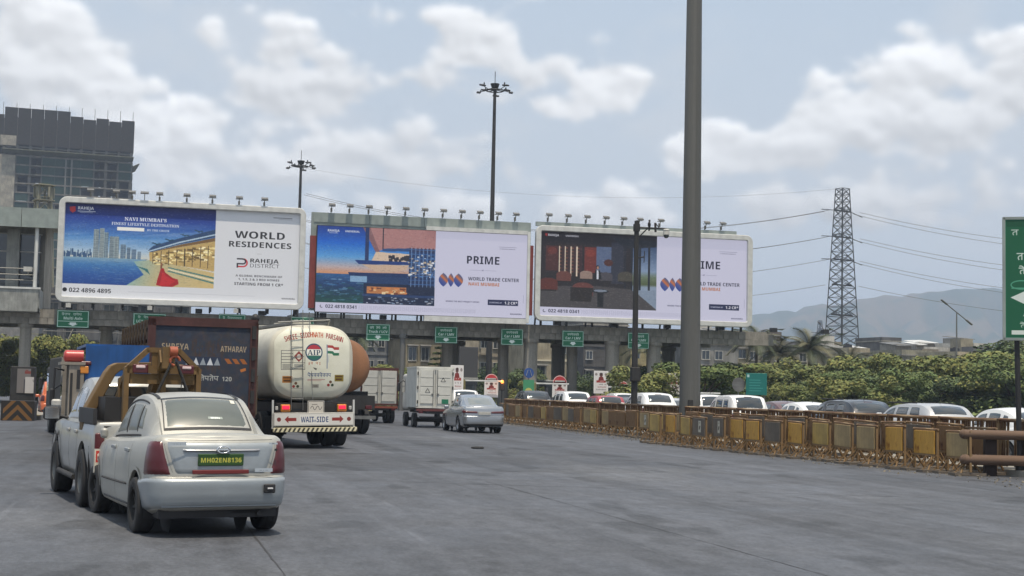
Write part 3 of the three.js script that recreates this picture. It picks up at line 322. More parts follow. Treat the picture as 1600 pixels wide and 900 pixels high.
function makeBody(S) {
  const { L, W } = S, hw = W / 2, rf = S.rf ?? .34, rr = S.rr ?? .22, bf = S.bf ?? .16, br = S.br ?? .09, top = splineTab(S.top), bot = (z) => lerpTab(S.bot, z)[0];
  const out = [];                                                    // half outline: x, z, nx, nz
  const nF = 6, nC = 6, nS = S.nS ?? 40;
  for (let i = 0; i < nF; i++) { const x = (hw - rf) * i / nF; out.push([x, -L / 2 + bf * (x / hw) ** 2]); }
  const zf = -L / 2 + bf * ((hw - rf) / hw) ** 2; for (let i = 0; i <= nC; i++) { const a = Math.PI / 2 * i / nC; out.push([hw - rf + rf * Math.sin(a), zf + rf * 1.25 * (1 - Math.cos(a))]); }
  const zr = L / 2 - br * ((hw - rr) / hw) ** 2, z0 = zf + rf * 1.25, z1 = zr - rr; for (let i = 1; i < nS; i++) out.push([hw, mixn(z0, z1, i / nS)]);
  for (let i = 0; i <= nC; i++) { const a = Math.PI / 2 * i / nC; out.push([hw - rr + rr * Math.cos(a), z1 + rr * Math.sin(a)]); }
  for (let i = 1; i <= nF; i++) { const x = (hw - rr) * (1 - i / nF); out.push([x, L / 2 - br * (x / hw) ** 2]); }
  const N = out.length; for (let i = 0; i < N; i++) { const a = out[Math.max(0, i - 1)], b = out[Math.min(N - 1, i + 1)]; let dx = b[0] - a[0], dz = b[1] - a[1]; const l = Math.hypot(dx, dz); out[i][2] = dz / l; out[i][3] = -dx / l; } out[0][2] = 0; out[0][3] = -1; out[N - 1][2] = 0; out[N - 1][3] = 1;
  const taper = S.taper ?? ((z) => 1 - .05 * sstep(.1, .5, -z / L) - .035 * sstep(.15, .5, z / L));
  const wall = (fi, v, off = 0) => {
    fi = clamp(fi, 0, N - 1); const i = Math.min(N - 2, Math.floor(fi)), k = fi - i, o = [0, 1, 2, 3].map((q) => mixn(out[i][q], out[i + 1][q], k)); const [x, z, nx, nz] = o, [iS, iR, iF] = lerpTab(S.prof, v), end = nz * nz, ins = iS * (1 - end) + (nz > 0 ? iR : iF) * end - off;
    const yb = bot(z), yt = top(z); return [Math.max(0, x * taper(z) - nx * ins), yb + (yt - yb) * v, z - nz * ins];
  };
  const vs = S.rows ?? [0, .06, .14, .24, .34, .44, .5, .53, .62, .72, .82, .9, .95, .985, 1], K = 5, rings = [];
  for (let i = 0; i < N; i++) { const r = []; const b = wall(i, 0); r.push([0, b[1] + .02, b[2]]); for (const v of vs) r.push(wall(i, v)); const t = r.at(-1), cr = (S.crown ?? .035) * Math.min(1, t[0] / .5); for (let k = 1; k <= K; k++) { const f = 1 - k / K; r.push([t[0] * f, t[1] + cr * (1 - f * f), t[2]]); } rings.push(r); }
  const n = rings[0].length, P = [], I = []; for (const s of [1, -1]) { const o = P.length / 3; for (const r of rings) for (const p of r) P.push(p[0] * s, p[1], p[2]); for (let i = 0; i < N - 1; i++) for (let j = 0; j < n - 1; j++) { const a = o + i * n + j, b = a + 1, c = a + n, d = c + 1; if (s > 0) I.push(a, b, c, b, d, c); else I.push(a, c, b, b, c, d); } }
  let g = new THREE.BufferGeometry(); g.setAttribute('position', new THREE.Float32BufferAttribute(P, 3)); g.setIndex(I);
  g = mergeVertices(g, 1e-4); g = toCreasedNormals(g, .55); g = metric(g);
  if (S.arches) {                                                    // wheel openings
    let br2 = new Brush(g); br2.updateMatrixWorld();
    for (const [z, r] of S.arches) for (const s of [-1, 1]) { const c = new Brush(metric(new THREE.CylinderGeometry(r, r, .34, 28).rotateZ(Math.PI / 2))); c.position.set(s * (hw - .1), S.wr + .02, z); c.updateMatrixWorld(); br2 = evalr.evaluate(br2, c, SUBTRACTION); }
    g = norm(br2.geometry);
  }
  return { g, wall, top, bot, N, nF, nC, nS, idxZ: (z) => nF + nC + (z - z0) / (z1 - z0) * nS, iRear: nF + nC + nS, iEnd: N - 1, iFrontCorner: nF };
}
function gridGeo(fn, nu, nv, flip) { const P = [], I = [], U = []; for (let j = 0; j <= nv; j++) for (let i = 0; i <= nu; i++) { P.push(...fn(i / nu, j / nv)); U.push(i / nu, j / nv); } for (let j = 0; j < nv; j++) for (let i = 0; i < nu; i++) { const a = j * (nu + 1) + i, b = a + 1, c = a + nu + 1, d = c + 1; if (flip) I.push(a, c, b, b, c, d); else I.push(a, b, c, b, d, c); } const g = new THREE.BufferGeometry(); g.setAttribute('position', new THREE.Float32BufferAttribute(P, 3)); g.setAttribute('uv', new THREE.Float32BufferAttribute(U, 2)); g.setIndex(I); g.computeVertexNormals(); return norm(g); }
// a raised pad on the body wall: (a, b) in [0,1]^2 -> outline index and height fraction; rim sinks into the body
function pad(B, s, fn, h = .012, nu = 8, nv = 5) { return gridGeo((a, b) => { const rim = a === 0 || (a === 1 && fn(1, b)[0] < B.iEnd - .01) || b === 0 || b === 1; const [i, v] = fn(a, b), p = B.wall(i, v, rim ? -.012 : h); return [p[0] * s, p[1], p[2]]; }, nu, nv, s > 0 ? false : true); }
function makeCabin(S, B) {
  const C = S.cabin, yr = splineTab(C.roof), hw = S.W / 2, z0 = C.roof[0][0], z3 = C.roof.at(-1)[0], n = 44, wb = (z) => (hw - (C.tuck ?? .1)) * (C.tp ? lerpTab(C.tp, z)[0] : 1), wr = (z) => (hw - (C.tumble ?? .27)) * (C.tr ? lerpTab(C.tr, z)[0] : 1), cr = C.crown ?? .045;
  const belt = (z) => B.top(z) - .02;
  const side = (z, t, off = 0) => { const y0 = belt(z), y1 = yr(z), bul = Math.sin(t * Math.PI) * .018; return [mixn(wb(z), wr(z), t ** 1.15) + bul + off, mixn(y0, y1, t) + off * .3, z]; };
  const topp = (z, f, off = 0) => { const e = 1e-2, dy = (yr(Math.min(z + e, z3)) - yr(Math.max(z - e, z0))) / (Math.min(z + e, z3) - Math.max(z - e, z0)), l = Math.hypot(1, dy); const bow = (C.bow ?? .05) * f * f; return [wr(z) * .97 * f, yr(z) + cr * (1 - f * f) * (.4 + .6 * sstep(0, .25, yr(z) - belt(z))) + off / l, z - off * dy / l - (z > 0 ? bow : -bow) * sstep(.12, .5, Math.abs(z - (z0 + z3) / 2) / (z3 - z0))]; };
  const P = [], I = [], rings = []; for (let i = 0; i <= n; i++) { const z = mixn(z0, z3, i / n), r = []; for (const t of [0, .25, .5, .75, .9, .975]) r.push(side(z, t)); for (const f of [.985, .9, .7, .45, .2, 0]) r.push(topp(z, f)); rings.push(r); }
  const m = rings[0].length; for (const s of [1, -1]) { const o = P.length / 3; for (const r of rings) for (const p of r) P.push(p[0] * s, p[1], p[2]); for (let i = 0; i < n; i++) for (let j = 0; j < m - 1; j++) { const a = o + i * m + j, b = a + 1, c = a + m, d = c + 1; if (s > 0) I.push(a, b, c, b, d, c); else I.push(a, c, b, b, c, d); } }
  let g = new THREE.BufferGeometry(); g.setAttribute('position', new THREE.Float32BufferAttribute(P, 3)); g.setIndex(I); g = metric(toCreasedNormals(mergeVertices(g, 1e-4), .6));
  const rimmed = (a, b, off) => (a === 0 || a === 1 || b === 0 || b === 1 ? -.008 : off);
  return { g, yr, belt, side, topp, wr,
    topPane: (za, zb, f0 = .86, f1 = f0, off = .006) => gridGeo((a, b) => topp(mixn(za, zb, b), (a * 2 - 1) * mixn(f0, f1, b), rimmed(a, b, off)), 14, 8, true),
    sidePane: (s, za, zb, t0 = .1, t1 = .84, sk0 = 0, sk1 = 0, off = .006) => gridGeo((a, b) => { const t = mixn(t0, t1, b), z = mixn(za + sk0 * b, zb + sk1 * b, a), p = side(z, t, rimmed(a, b, off)); return [p[0] * s, p[1], p[2]]; }, 12, 6, s > 0) };
}
const wheelCache = {};
function wheelParts(r, w, rim = .62) {
  const k = [r, w, rim].join(); if (wheelCache[k]) return wheelCache[k]; const ri = r * rim, h = w / 2;
  const tyre = norm(new THREE.LatheGeometry([[ri, -h * .8], [ri * 1.06, -h], [r * .93, -h], [r * .985, -h * .8], [r, -h * .45], [r * .985, -h * .4], [r * .985, -h * .32], [r, -h * .27], [r, h * .27], [r * .985, h * .32], [r * .985, h * .4], [r, h * .45], [r * .985, h * .8], [r * .93, h], [ri * 1.06, h], [ri, h * .8]].map((p) => new THREE.Vector2(...p)), 32).rotateZ(Math.PI / 2));
  const sp = [norm(new THREE.LatheGeometry([[ri * 1.02, -h * .75], [ri, h * .9], [ri * .93, h * .92], [ri * .9, h * .2], [ri * .9, -h * .6]].map((p) => new THREE.Vector2(...p)), 28).rotateZ(-Math.PI / 2)), cyl(ri * .2, ri * .2, h * 1.2, 0, 0, 0, 14, 0, 0, Math.PI / 2)]; for (let i = 0; i < 7; i++) sp.push(put(metric(new THREE.BoxGeometry(h * .35, ri * .82, ri * .2)).translate(h * .42, ri * .5, 0), 0, 0, 0, i * Math.PI * 2 / 7)); sp.push(cyl(ri * .95, ri * .95, .01, -h * .1, 0, 0, 20, 0, 0, Math.PI / 2));
  return wheelCache[k] = { tyre, rim: merge(sp) };
}
function addWheel(parent, x, y, z, r, w, rimMat = MT.alloy, rimK = .62, steer = 0) { const g = sub(parent, 'wheel'), q = wheelParts(r, w, rimK); g.position.set(x, y, z); g.rotation.y = (x < 0 ? Math.PI : 0) + steer; part(g, 'tyre', q.tyre, MT.rubber); part(g, 'rim', q.rim, rimMat); return g; }
function wells(t, S) { for (const [z, r] of S.arches) for (const s of [-1, 1]) part(t, 'wheel_well', [put(norm(new THREE.CylinderGeometry(r - .01, r - .01, .36, 24, 1, true, Math.PI * .5 - 2.0, 4.0)), s * (S.W / 2 - .22), S.wr + .02, z, 0, 0, Math.PI / 2), put(norm(new THREE.CircleGeometry(r - .012, 24)), s * (S.W / 2 - .36), S.wr + .02, z, 0, Math.PI / 2, 0)], MT.black); }
const paint = (r, g, b, o = {}) => phys(lin(r, g, b), { roughness: .42, metalness: .25, clearcoat: .8, clearcoatRoughness: .12, ...o });

// generic traffic car: S gives sizes and lines; colours by material
function trafficCar(label, S, p, turn, paintM, o = {}) {
  const t = thing(o.name ?? 'parked_car', label, o.category ?? 'car', p, turn, o.group ?? 'cars queuing beyond the barricades'), B = makeBody(S), C = makeCabin(S, B), G = MT.glass;
  part(t, 'body', B.g, paintM); part(t, 'cabin', C.g, o.roofM ?? paintM); wells(t, S);
  const c = S.cabin; part(t, 'windshield', C.topPane(c.ws[0], c.ws[1], .9, .88), G); part(t, 'rear_window', C.topPane(c.rw[0], c.rw[1], c.rwf ?? .82, c.rwf2 ?? .88), o.rearGlass ?? G);
  for (const s of [-1, 1]) { for (const [a, b, k0, k1] of c.win) part(t, 'side_window', C.sidePane(s, a, b, .12, .86, k0 || 0, k1 || 0), G); for (const [f, h] of S.tail) part(t, 'tail_light', pad(B, s, f, h, 9, 6), MT.tailRed); for (const f of S.head ?? []) part(t, 'headlight', pad(B, s, f, .01), MT.whiteP); const m = part(t, 'mirror', [rbox(.2, .14, .1, .05, s * (S.W / 2 + .06), S.mirror?.[1] ?? .98, S.mirror?.[0] ?? -.55)], o.mirrorM ?? paintM); part(t, 'door_handle', rbox(.02, .03, .18, .01, s * (S.W / 2 - .005), S.belt - .12, .25), paintM); }
  part(t, 'bumper_trim', [pad(B, 1, (a, b) => [mixn(B.iRear + 1, B.iEnd, a), mixn(.02, .16, b)], .012), pad(B, -1, (a, b) => [mixn(B.iRear + 1, B.iEnd, a), mixn(.02, .16, b)], .012)].flat(), MT.black);
  const zr = S.L / 2; part(t, 'number_plate', rbox(.5, .12, .03, .008, 0, S.plateY, B.wall(B.iEnd, (S.plateY - S.bot[0][1]) / (B.top(zr) - S.bot[0][1]))[2] + .012), o.plate ?? MT.whiteP);
  for (const [z, r] of S.arches) for (const s of [-1, 1]) addWheel(t, s * (S.W / 2 - .115), S.wr, z, S.wr, .21);
  if (o.rails) for (const s of [-1, 1]) part(t, 'roof_rail', rbox(.04, .04, 1.7, .015, s * C.wr(0) * .92, C.yr(.2) + .05, .2), MT.dark);
  if (o.brake) part(t, 'brake_light', rbox(.3, .04, .05, .015, 0, C.yr(c.rw[0]) + .03, c.rw[0]), MT.tailRed);
  part(t, 'aerial', rod([0, C.yr(c.rw[0] - .3) + .03, c.rw[0] - .3], [0, C.yr(c.rw[0] - .3) + .2, c.rw[0] - .15], .008), MT.black);
  t.rotation.z = o.roll ?? 0; return t;
}
const PROF = [[0, .10, .10, .12], [.06, .05, .03, .05], [.14, .02, .0, .01], [.34, .005, .0, 0], [.5, 0, .01, .02], [.53, 0, .05, .04], [.72, .004, .06, .08], [.9, .03, .085, .16], [.985, .075, .12, .24], [1, .10, .15, .28]];
const SED = { L: 4.45, W: 1.75, wr: .31, belt: .95, plateY: .78, bot: [[-2.3, .24], [-1.6, .2], [1.6, .2], [2.3, .27]], top: [[-2.3, .66], [-2.0, .76], [-1.2, .9], [-.8, .95], [.3, .97], [1.2, 1.0], [1.7, 1.04], [2.0, 1.05], [2.3, 1.02]], prof: PROF, arches: [[-1.36, .36], [1.24, .36]], tail: [[(a, b) => [mixn(46, 62, a), mixn(.62, .8, b)], .012]], cabin: { roof: [[-1.15, .9], [-.75, 1.16], [-.35, 1.38], [.1, 1.46], [.6, 1.45], [1.05, 1.34], [1.45, 1.15], [1.75, 1.02]], ws: [-1.05, -.35], rw: [.95, 1.62], win: [[-.62, .05, .22, 0], [.12, .72, 0, -.05], [.78, 1.1, 0, -.12]], tuck: .1, tumble: .27 } };
SED.tail = [[(a, b) => [mixn(50.5, 62, a), mixn(.66, .82 - .04 * a, b)], .012]];
const HAT = { L: 3.75, W: 1.66, wr: .29, belt: 1.0, plateY: .72, bot: [[-2, .24], [-1.4, .19], [1.4, .19], [2, .25]], top: [[-2, .72], [-1.7, .82], [-1.1, .98], [-.6, 1.02], [.5, 1.05], [1.3, 1.08], [1.9, 1.06]], prof: [[0, .10, .10, .12], [.06, .05, .03, .05], [.14, .02, 0, .01], [.45, 0, 0, .01], [.5, 0, .04, .03], [.75, .004, .05, .08], [.9, .03, .06, .16], [1, .1, .1, .28]], arches: [[-1.2, .34], [1.2, .34]], tail: [[(a, b) => [mixn(50.5, 57.5, a), mixn(.58, .96, b)], .012]], cabin: { roof: [[-1.2, .94], [-.8, 1.22], [-.4, 1.5], [.0, 1.64], [.7, 1.66], [1.35, 1.62], [1.58, 1.42], [1.74, 1.02]], ws: [-1.1, -.4], rw: [1.4, 1.7], rwf: .86, rwf2: .9, win: [[-.72, -.05, .24, 0], [.03, .68, 0, 0], [.76, 1.28, 0, -.1]], tuck: .09, tumble: .2 } };
const SUV = { L: 4.35, W: 1.8, wr: .36, belt: 1.1, plateY: .88, bot: [[-2.3, .3], [-1.6, .26], [1.6, .26], [2.3, .34]], top: [[-2.3, .86], [-1.9, .98], [-1.2, 1.08], [-.7, 1.11], [.5, 1.13], [1.4, 1.16], [2.2, 1.14]], prof: HAT.prof, arches: [[-1.35, .42], [1.3, .42]], tail: [[(a, b) => [mixn(50.5, 59, a), mixn(.6, .92, b)], .012]], mirror: [-.6, 1.18], cabin: { roof: [[-1.25, 1.05], [-.85, 1.3], [-.45, 1.55], [.0, 1.68], [.7, 1.7], [1.5, 1.66], [1.86, 1.44], [2.08, 1.12]], ws: [-1.15, -.4], rw: [1.6, 2.0], rwf: .84, rwf2: .9, win: [[-.75, 0, .25, 0], [.08, .8, 0, 0], [.9, 1.55, 0, -.15]], tuck: .1, tumble: .24 } };
// ------------------------------------------------------------------ the towed silver sedan
{
  const S = { L: 4.27, W: 1.57, wr: .31, nS: 48, rr: .26, br: .11, bot: [[-2.2, .25], [-1.6, .2], [1.4, .2], [1.8, .26], [2.2, .3]],
    top: [[-2.2, .68], [-1.95, .78], [-1.3, .93], [-.9, .98], [.3, 1.02], [1.1, 1.06], [1.55, 1.09], [1.9, 1.10], [2.14, 1.085]],
    prof: [[0, .12, .14, .12], [.04, .06, .06, .05], [.10, .03, .02, .02], [.22, .01, 0, 0], [.38, 0, 0, 0], [.45, 0, .012, .02], [.475, .002, .045, .03], [.60, .004, .055, .05], [.72, .008, .06, .08], [.86, .025, .075, .16], [.95, .05, .1, .22], [.985, .085, .125, .26], [1, .11, .15, .3]],
    rows: [0, .04, .1, .16, .22, .3, .38, .45, .475, .53, .6, .66, .72, .79, .86, .91, .95, .985, 1], arches: [[-1.36, .37], [1.27, .37]], crown: .03,
    cabin: { roof: [[-1.2, .93], [-.8, 1.18], [-.4, 1.41], [.05, 1.515], [.55, 1.525], [.95, 1.46], [1.2, 1.33], [1.42, 1.16], [1.52, 1.075]], tuck: .12, tumble: .26, crown: .035, tr: [[-1.2, 1], [.6, 1], [1.0, 1.0], [1.5, 1.04]], bow: .06 } };
  const t = thing('towed_sedan', 'dusty silver sedan with green number plate hitched behind the tow truck', 'car', [0.30, 0, -18.12], 11.6 * D2R);
  t.rotation.order = 'YXZ'; t.rotation.z = .006;
  const dust = paint(.47, .48, .465, { roughness: .5, map: dusty, metalness: .3, clearcoat: .45, clearcoatRoughness: .3 }), sil = paint(.38, .43, .485, { roughness: .42, map: dusty, metalness: .35, clearcoat: .6, clearcoatRoughness: .2 });
  const B = makeBody(S), C = makeCabin(S, B); part(t, 'body', B.g, dust); part(t, 'cabin', C.g, dust); wells(t, S);
  part(t, 'windshield', C.topPane(-1.1, -.4, .9, .88), MT.dustGlass);
  const rw = part(t, 'rear_window', C.topPane(.93, 1.43, .86, .93, .008), MT.dustGlass); part(rw, 'sticker', gridGeo((a, b) => C.topp(mixn(1.06, .98, b), mixn(.66, .76, a), .011), 2, 2), mat(lin(.6, .6, .52), .7));
  part(rw, 'printed_name', gridGeo((a, b) => C.topp(mixn(1.335, 1.305, b), mixn(.02, .34, a), .011), 6, 2), PR(print(256, 40, (x) => { rect(x, '#8d9690', 0, 0, 256, 40); txt(x, 'MEERU', 128, 21, 36, '#eef2ee', 'center', 'sans-serif', true, 1.4); }), .6));
  part(rw, 'rubber_seal', [gridGeo((a, b) => C.topp(mixn(.905, .935, b), mixn(-.88, .88, a), .009), 14, 1, true), gridGeo((a, b) => C.topp(mixn(1.425, 1.45, b), mixn(-.95, .95, a), .009), 14, 1, true)], MT.black);
  for (const s of [-1, 1]) {
    part(rw, 'rubber_seal', gridGeo((a, b) => { const f = mixn(.855, .93, a); return C.topp(mixn(.92, 1.44, a), s * (f + b * .022), .0095); }, 10, 1, s > 0), MT.black);
    part(t, 'side_window', C.sidePane(s, -.62, .02, .14, .85, .26, 0), MT.dustGlass); part(t, 'side_window', C.sidePane(s, .09, .66, .14, .85, 0, -.02), MT.dustGlass); part(t, 'quarter_window', C.sidePane(s, .71, .98, .2, .8, 0, -.16), MT.dustGlass);
    part(t, 'window_pillar', C.sidePane(s, .03, .08, .1, .88, 0, 0, .008), MT.black); part(t, 'window_pillar', C.sidePane(s, .665, .705, .12, .86, 0, -.03, .008), MT.black);
    part(t, 'waist_seal', C.sidePane(s, -.72, 1.0, .07, .12, 0, 0, .012), MT.black); part(t, 'window_frame', C.sidePane(s, -.5, .9, .855, .9, 0, 0, .01), MT.black);
    part(t, 'rub_strip', pad(B, s, (a, b) => [mixn(B.idxZ(-.9), B.idxZ(.86), a), mixn(.355, .40, b)], .018, 14, 3), MT.dark);
    part(t, 'sill_strip', pad(B, s, (a, b) => [mixn(B.idxZ(-.93), B.idxZ(.84), a), mixn(.075, .13, b)], .012, 12, 3), MT.black);
    for (const z of [-.86, .06, .9]) part(t, 'door_gap', pad(B, s, (a, b) => [B.idxZ(z + (a - .5) * .012), mixn(.14, .97, b)], .0015, 2, 16), MT.black);
    for (const z of [-.14, .72]) part(t, 'door_handle', rbox(.03, .045, .2, .012, s * (S.W / 2 - .012), .90, z), sil);
    // wheel-arch lip
    for (const z of [-1.36, 1.27]) part(t, 'arch_lip', gridGeo((a, b) => { const q = mixn(.12, Math.PI - .12, a), rr = mixn(.37, .405, b), yy = S.wr + .02 + rr * Math.sin(q), zz = z + rr * Math.cos(q); const v = (yy - B.bot(zz)) / (B.top(zz) - B.bot(zz)); const p = B.wall(B.idxZ(zz), v, .012); return [p[0] * s, yy, zz]; }, 18, 2, s < 0), dust);
    // tall tail lamp wrapping the corner, pointed at its inner foot
    const lamp = part(t, 'tail_light', pad(B, s, (a, b) => [mixn(B.iRear - 2.4 + 1.3 * b, mixn(B.iRear + 5.6, B.iRear + 3.2, b), a), mixn(.475, mixn(.945, .955, a), b)], .014, 12, 10), MT.tailRed); part(lamp, 'lamp_strip', pad(B, s, (a, b) => [mixn(B.iRear - 1.5, B.iRear + 4.5, a), mixn(.60 - a * .035, .62 - a * .035, b)], .0165, 8, 2), MT.red);
    part(t, 'mirror', rbox(.09, .13, .12, .04, s * .8, 1.04, -.66), dust); part(t, 'roof_strip', gridGeo((a, b) => { const p = C.topp(mixn(-.3, .9, a), s * mixn(.86, .93, b), .012); return p; }, 14, 2, s < 0), MT.black);
    part(t, 'headlight', pad(B, s, (a, b) => [mixn(3, 12, a), mixn(.6, .85, b)], .01), MT.whiteP);
    part(t, 'reflector', pad(B, s, (a, b) => [mixn(B.iRear + 4.5, B.iRear + 6.5, a), mixn(.045, .075, b)], .008), MT.dark);
  }
  const both = (f, h, nu, nv) => [pad(B, 1, f, h, nu, nv), pad(B, -1, f, h, nu, nv)], E = B.iEnd, Q = B.iRear;
  part(t, 'rear_bumper', both((a, b) => [mixn(Q - 6, E, a), mixn(.03, .466, b)], .016, 22, 12), sil); part(t, 'boot_gap', both((a, b) => [mixn(Q + 3.9, E, a), mixn(.466, .478, b)], .004, 10, 2), MT.black);
  part(t, 'boot_lid_gap', both((a, b) => [mixn(Q + 3.4, E, a), mixn(.955, .968, b)], .006, 10, 2), MT.dark);
  for (const s of [-1, 1]) part(t, 'boot_gap', pad(B, s, (a, b) => [Q + 5.7 - b * 2.4 + a * .12, mixn(.48, .955, b)], .004, 2, 8), MT.black);
  part(t, 'boot_lid', both((a, b) => [mixn(Q + 5.9 - b * 2.4, E, a), mixn(.486, .948, b)], .009, 10, 10), sil);
  part(t, 'chrome_bar', both((a, b) => [mixn(Q + 6.6, E, a), mixn(.80, .845, b)], .034, 10, 4), MT.alloy);
  const zE = B.wall(E, .7)[2]; part(t, 'emblem', [put(norm(new THREE.TorusGeometry(.045, .009, 8, 20)), 0, .955, zE + .04, 0, 0, 0, V(1.5, .8, 1)), rod([-.05, .955, zE + .042], [.05, .955, zE + .042], .008)], MT.chrome);
  const pl = part(t, 'number_plate', rbox(.5, .13, .02, .008, -.02, .845, zE + .02, .06, 0, 0), mat(lin(.02, .07, .012), .6), 'green number plate with yellow characters'); part(pl, 'printed_face', quad(.49, .12, -.02, .845, zE + .0315, -.06 * -1 * 0), PR(print(512, 126, (x, w, h) => { rect(x, '#2a4a1c', 0, 0, w, h); x.strokeStyle = '#15320f'; x.lineWidth = 6; x.strokeRect(5, 5, w - 10, h - 10); txt(x, 'MH02EN8136', w / 2, h / 2 + 3, 74, '#bdb84c', 'center', 'sans-serif', true, 1.02); }), .55));
  part(t, 'reflector_strip', rbox(.62, .045, .02, .008, -.02, .715, zE + .028), MT.red);
  const small = (s, w, x, y, c = '#4d5258') => part(t, 'badge', quad(w, w * .2, x, y, zE - .006 + .022), PR(print(256, 51, (q, a, b) => { rect(q, '#a9b2ba', 0, 0, a, b); txt(q, s, a / 2, b / 2, 44, c, 'center', 'sans-serif', true, 1.3); }), .5));
  small('- -- -', .2, -.5, 1.02); small('D4', .1, .56, 1.02, '#26292d'); small('-- - --', .2, .46, .73);
  part(t, 'boot_lock', cyl(.014, .014, .02, .6, .95, zE - .01, 10, Math.PI / 2), MT.black);
  part(t, 'tow_eye_cover', rbox(.13, .1, .03, .045, .52, .53, B.wall(E - 3, .35)[2] + .012), MT.black); part(t, 'tow_eye', rod([.49, .53, B.wall(E - 3, .35)[2] + .035], [.55, .53, B.wall(E - 3, .35)[2] + .035], .012), MT.alloy);
  part(t, 'lower_lip', both((a, b) => [mixn(Q + 3, E, a), mixn(.045, .085, b)], .022, 10, 3), sil); part(t, 'underbody', [box(1.3, .12, 3.9, 0, .27, 0), rbox(.5, .2, .4, .05, .35, .3, 1.75)], MT.black); part(t, 'exhaust', rod([.45, .26, 1.5], [.45, .25, 2.0], .03, 10), MT.dark);
  part(t, 'axle', rod([-.7, .3, 1.27], [.7, .3, 1.27], .05, 8), MT.black);
  for (const [z, st] of [[-1.36, .06], [1.27, 0]]) for (const s of [-1, 1]) addWheel(t, s * .70, S.wr, z, S.wr, .2, MT.dark, .62, st);
  part(t, 'roof_aerial', rod([0, 1.555, -.1], [0, 1.75, .0], .006), MT.black);
}
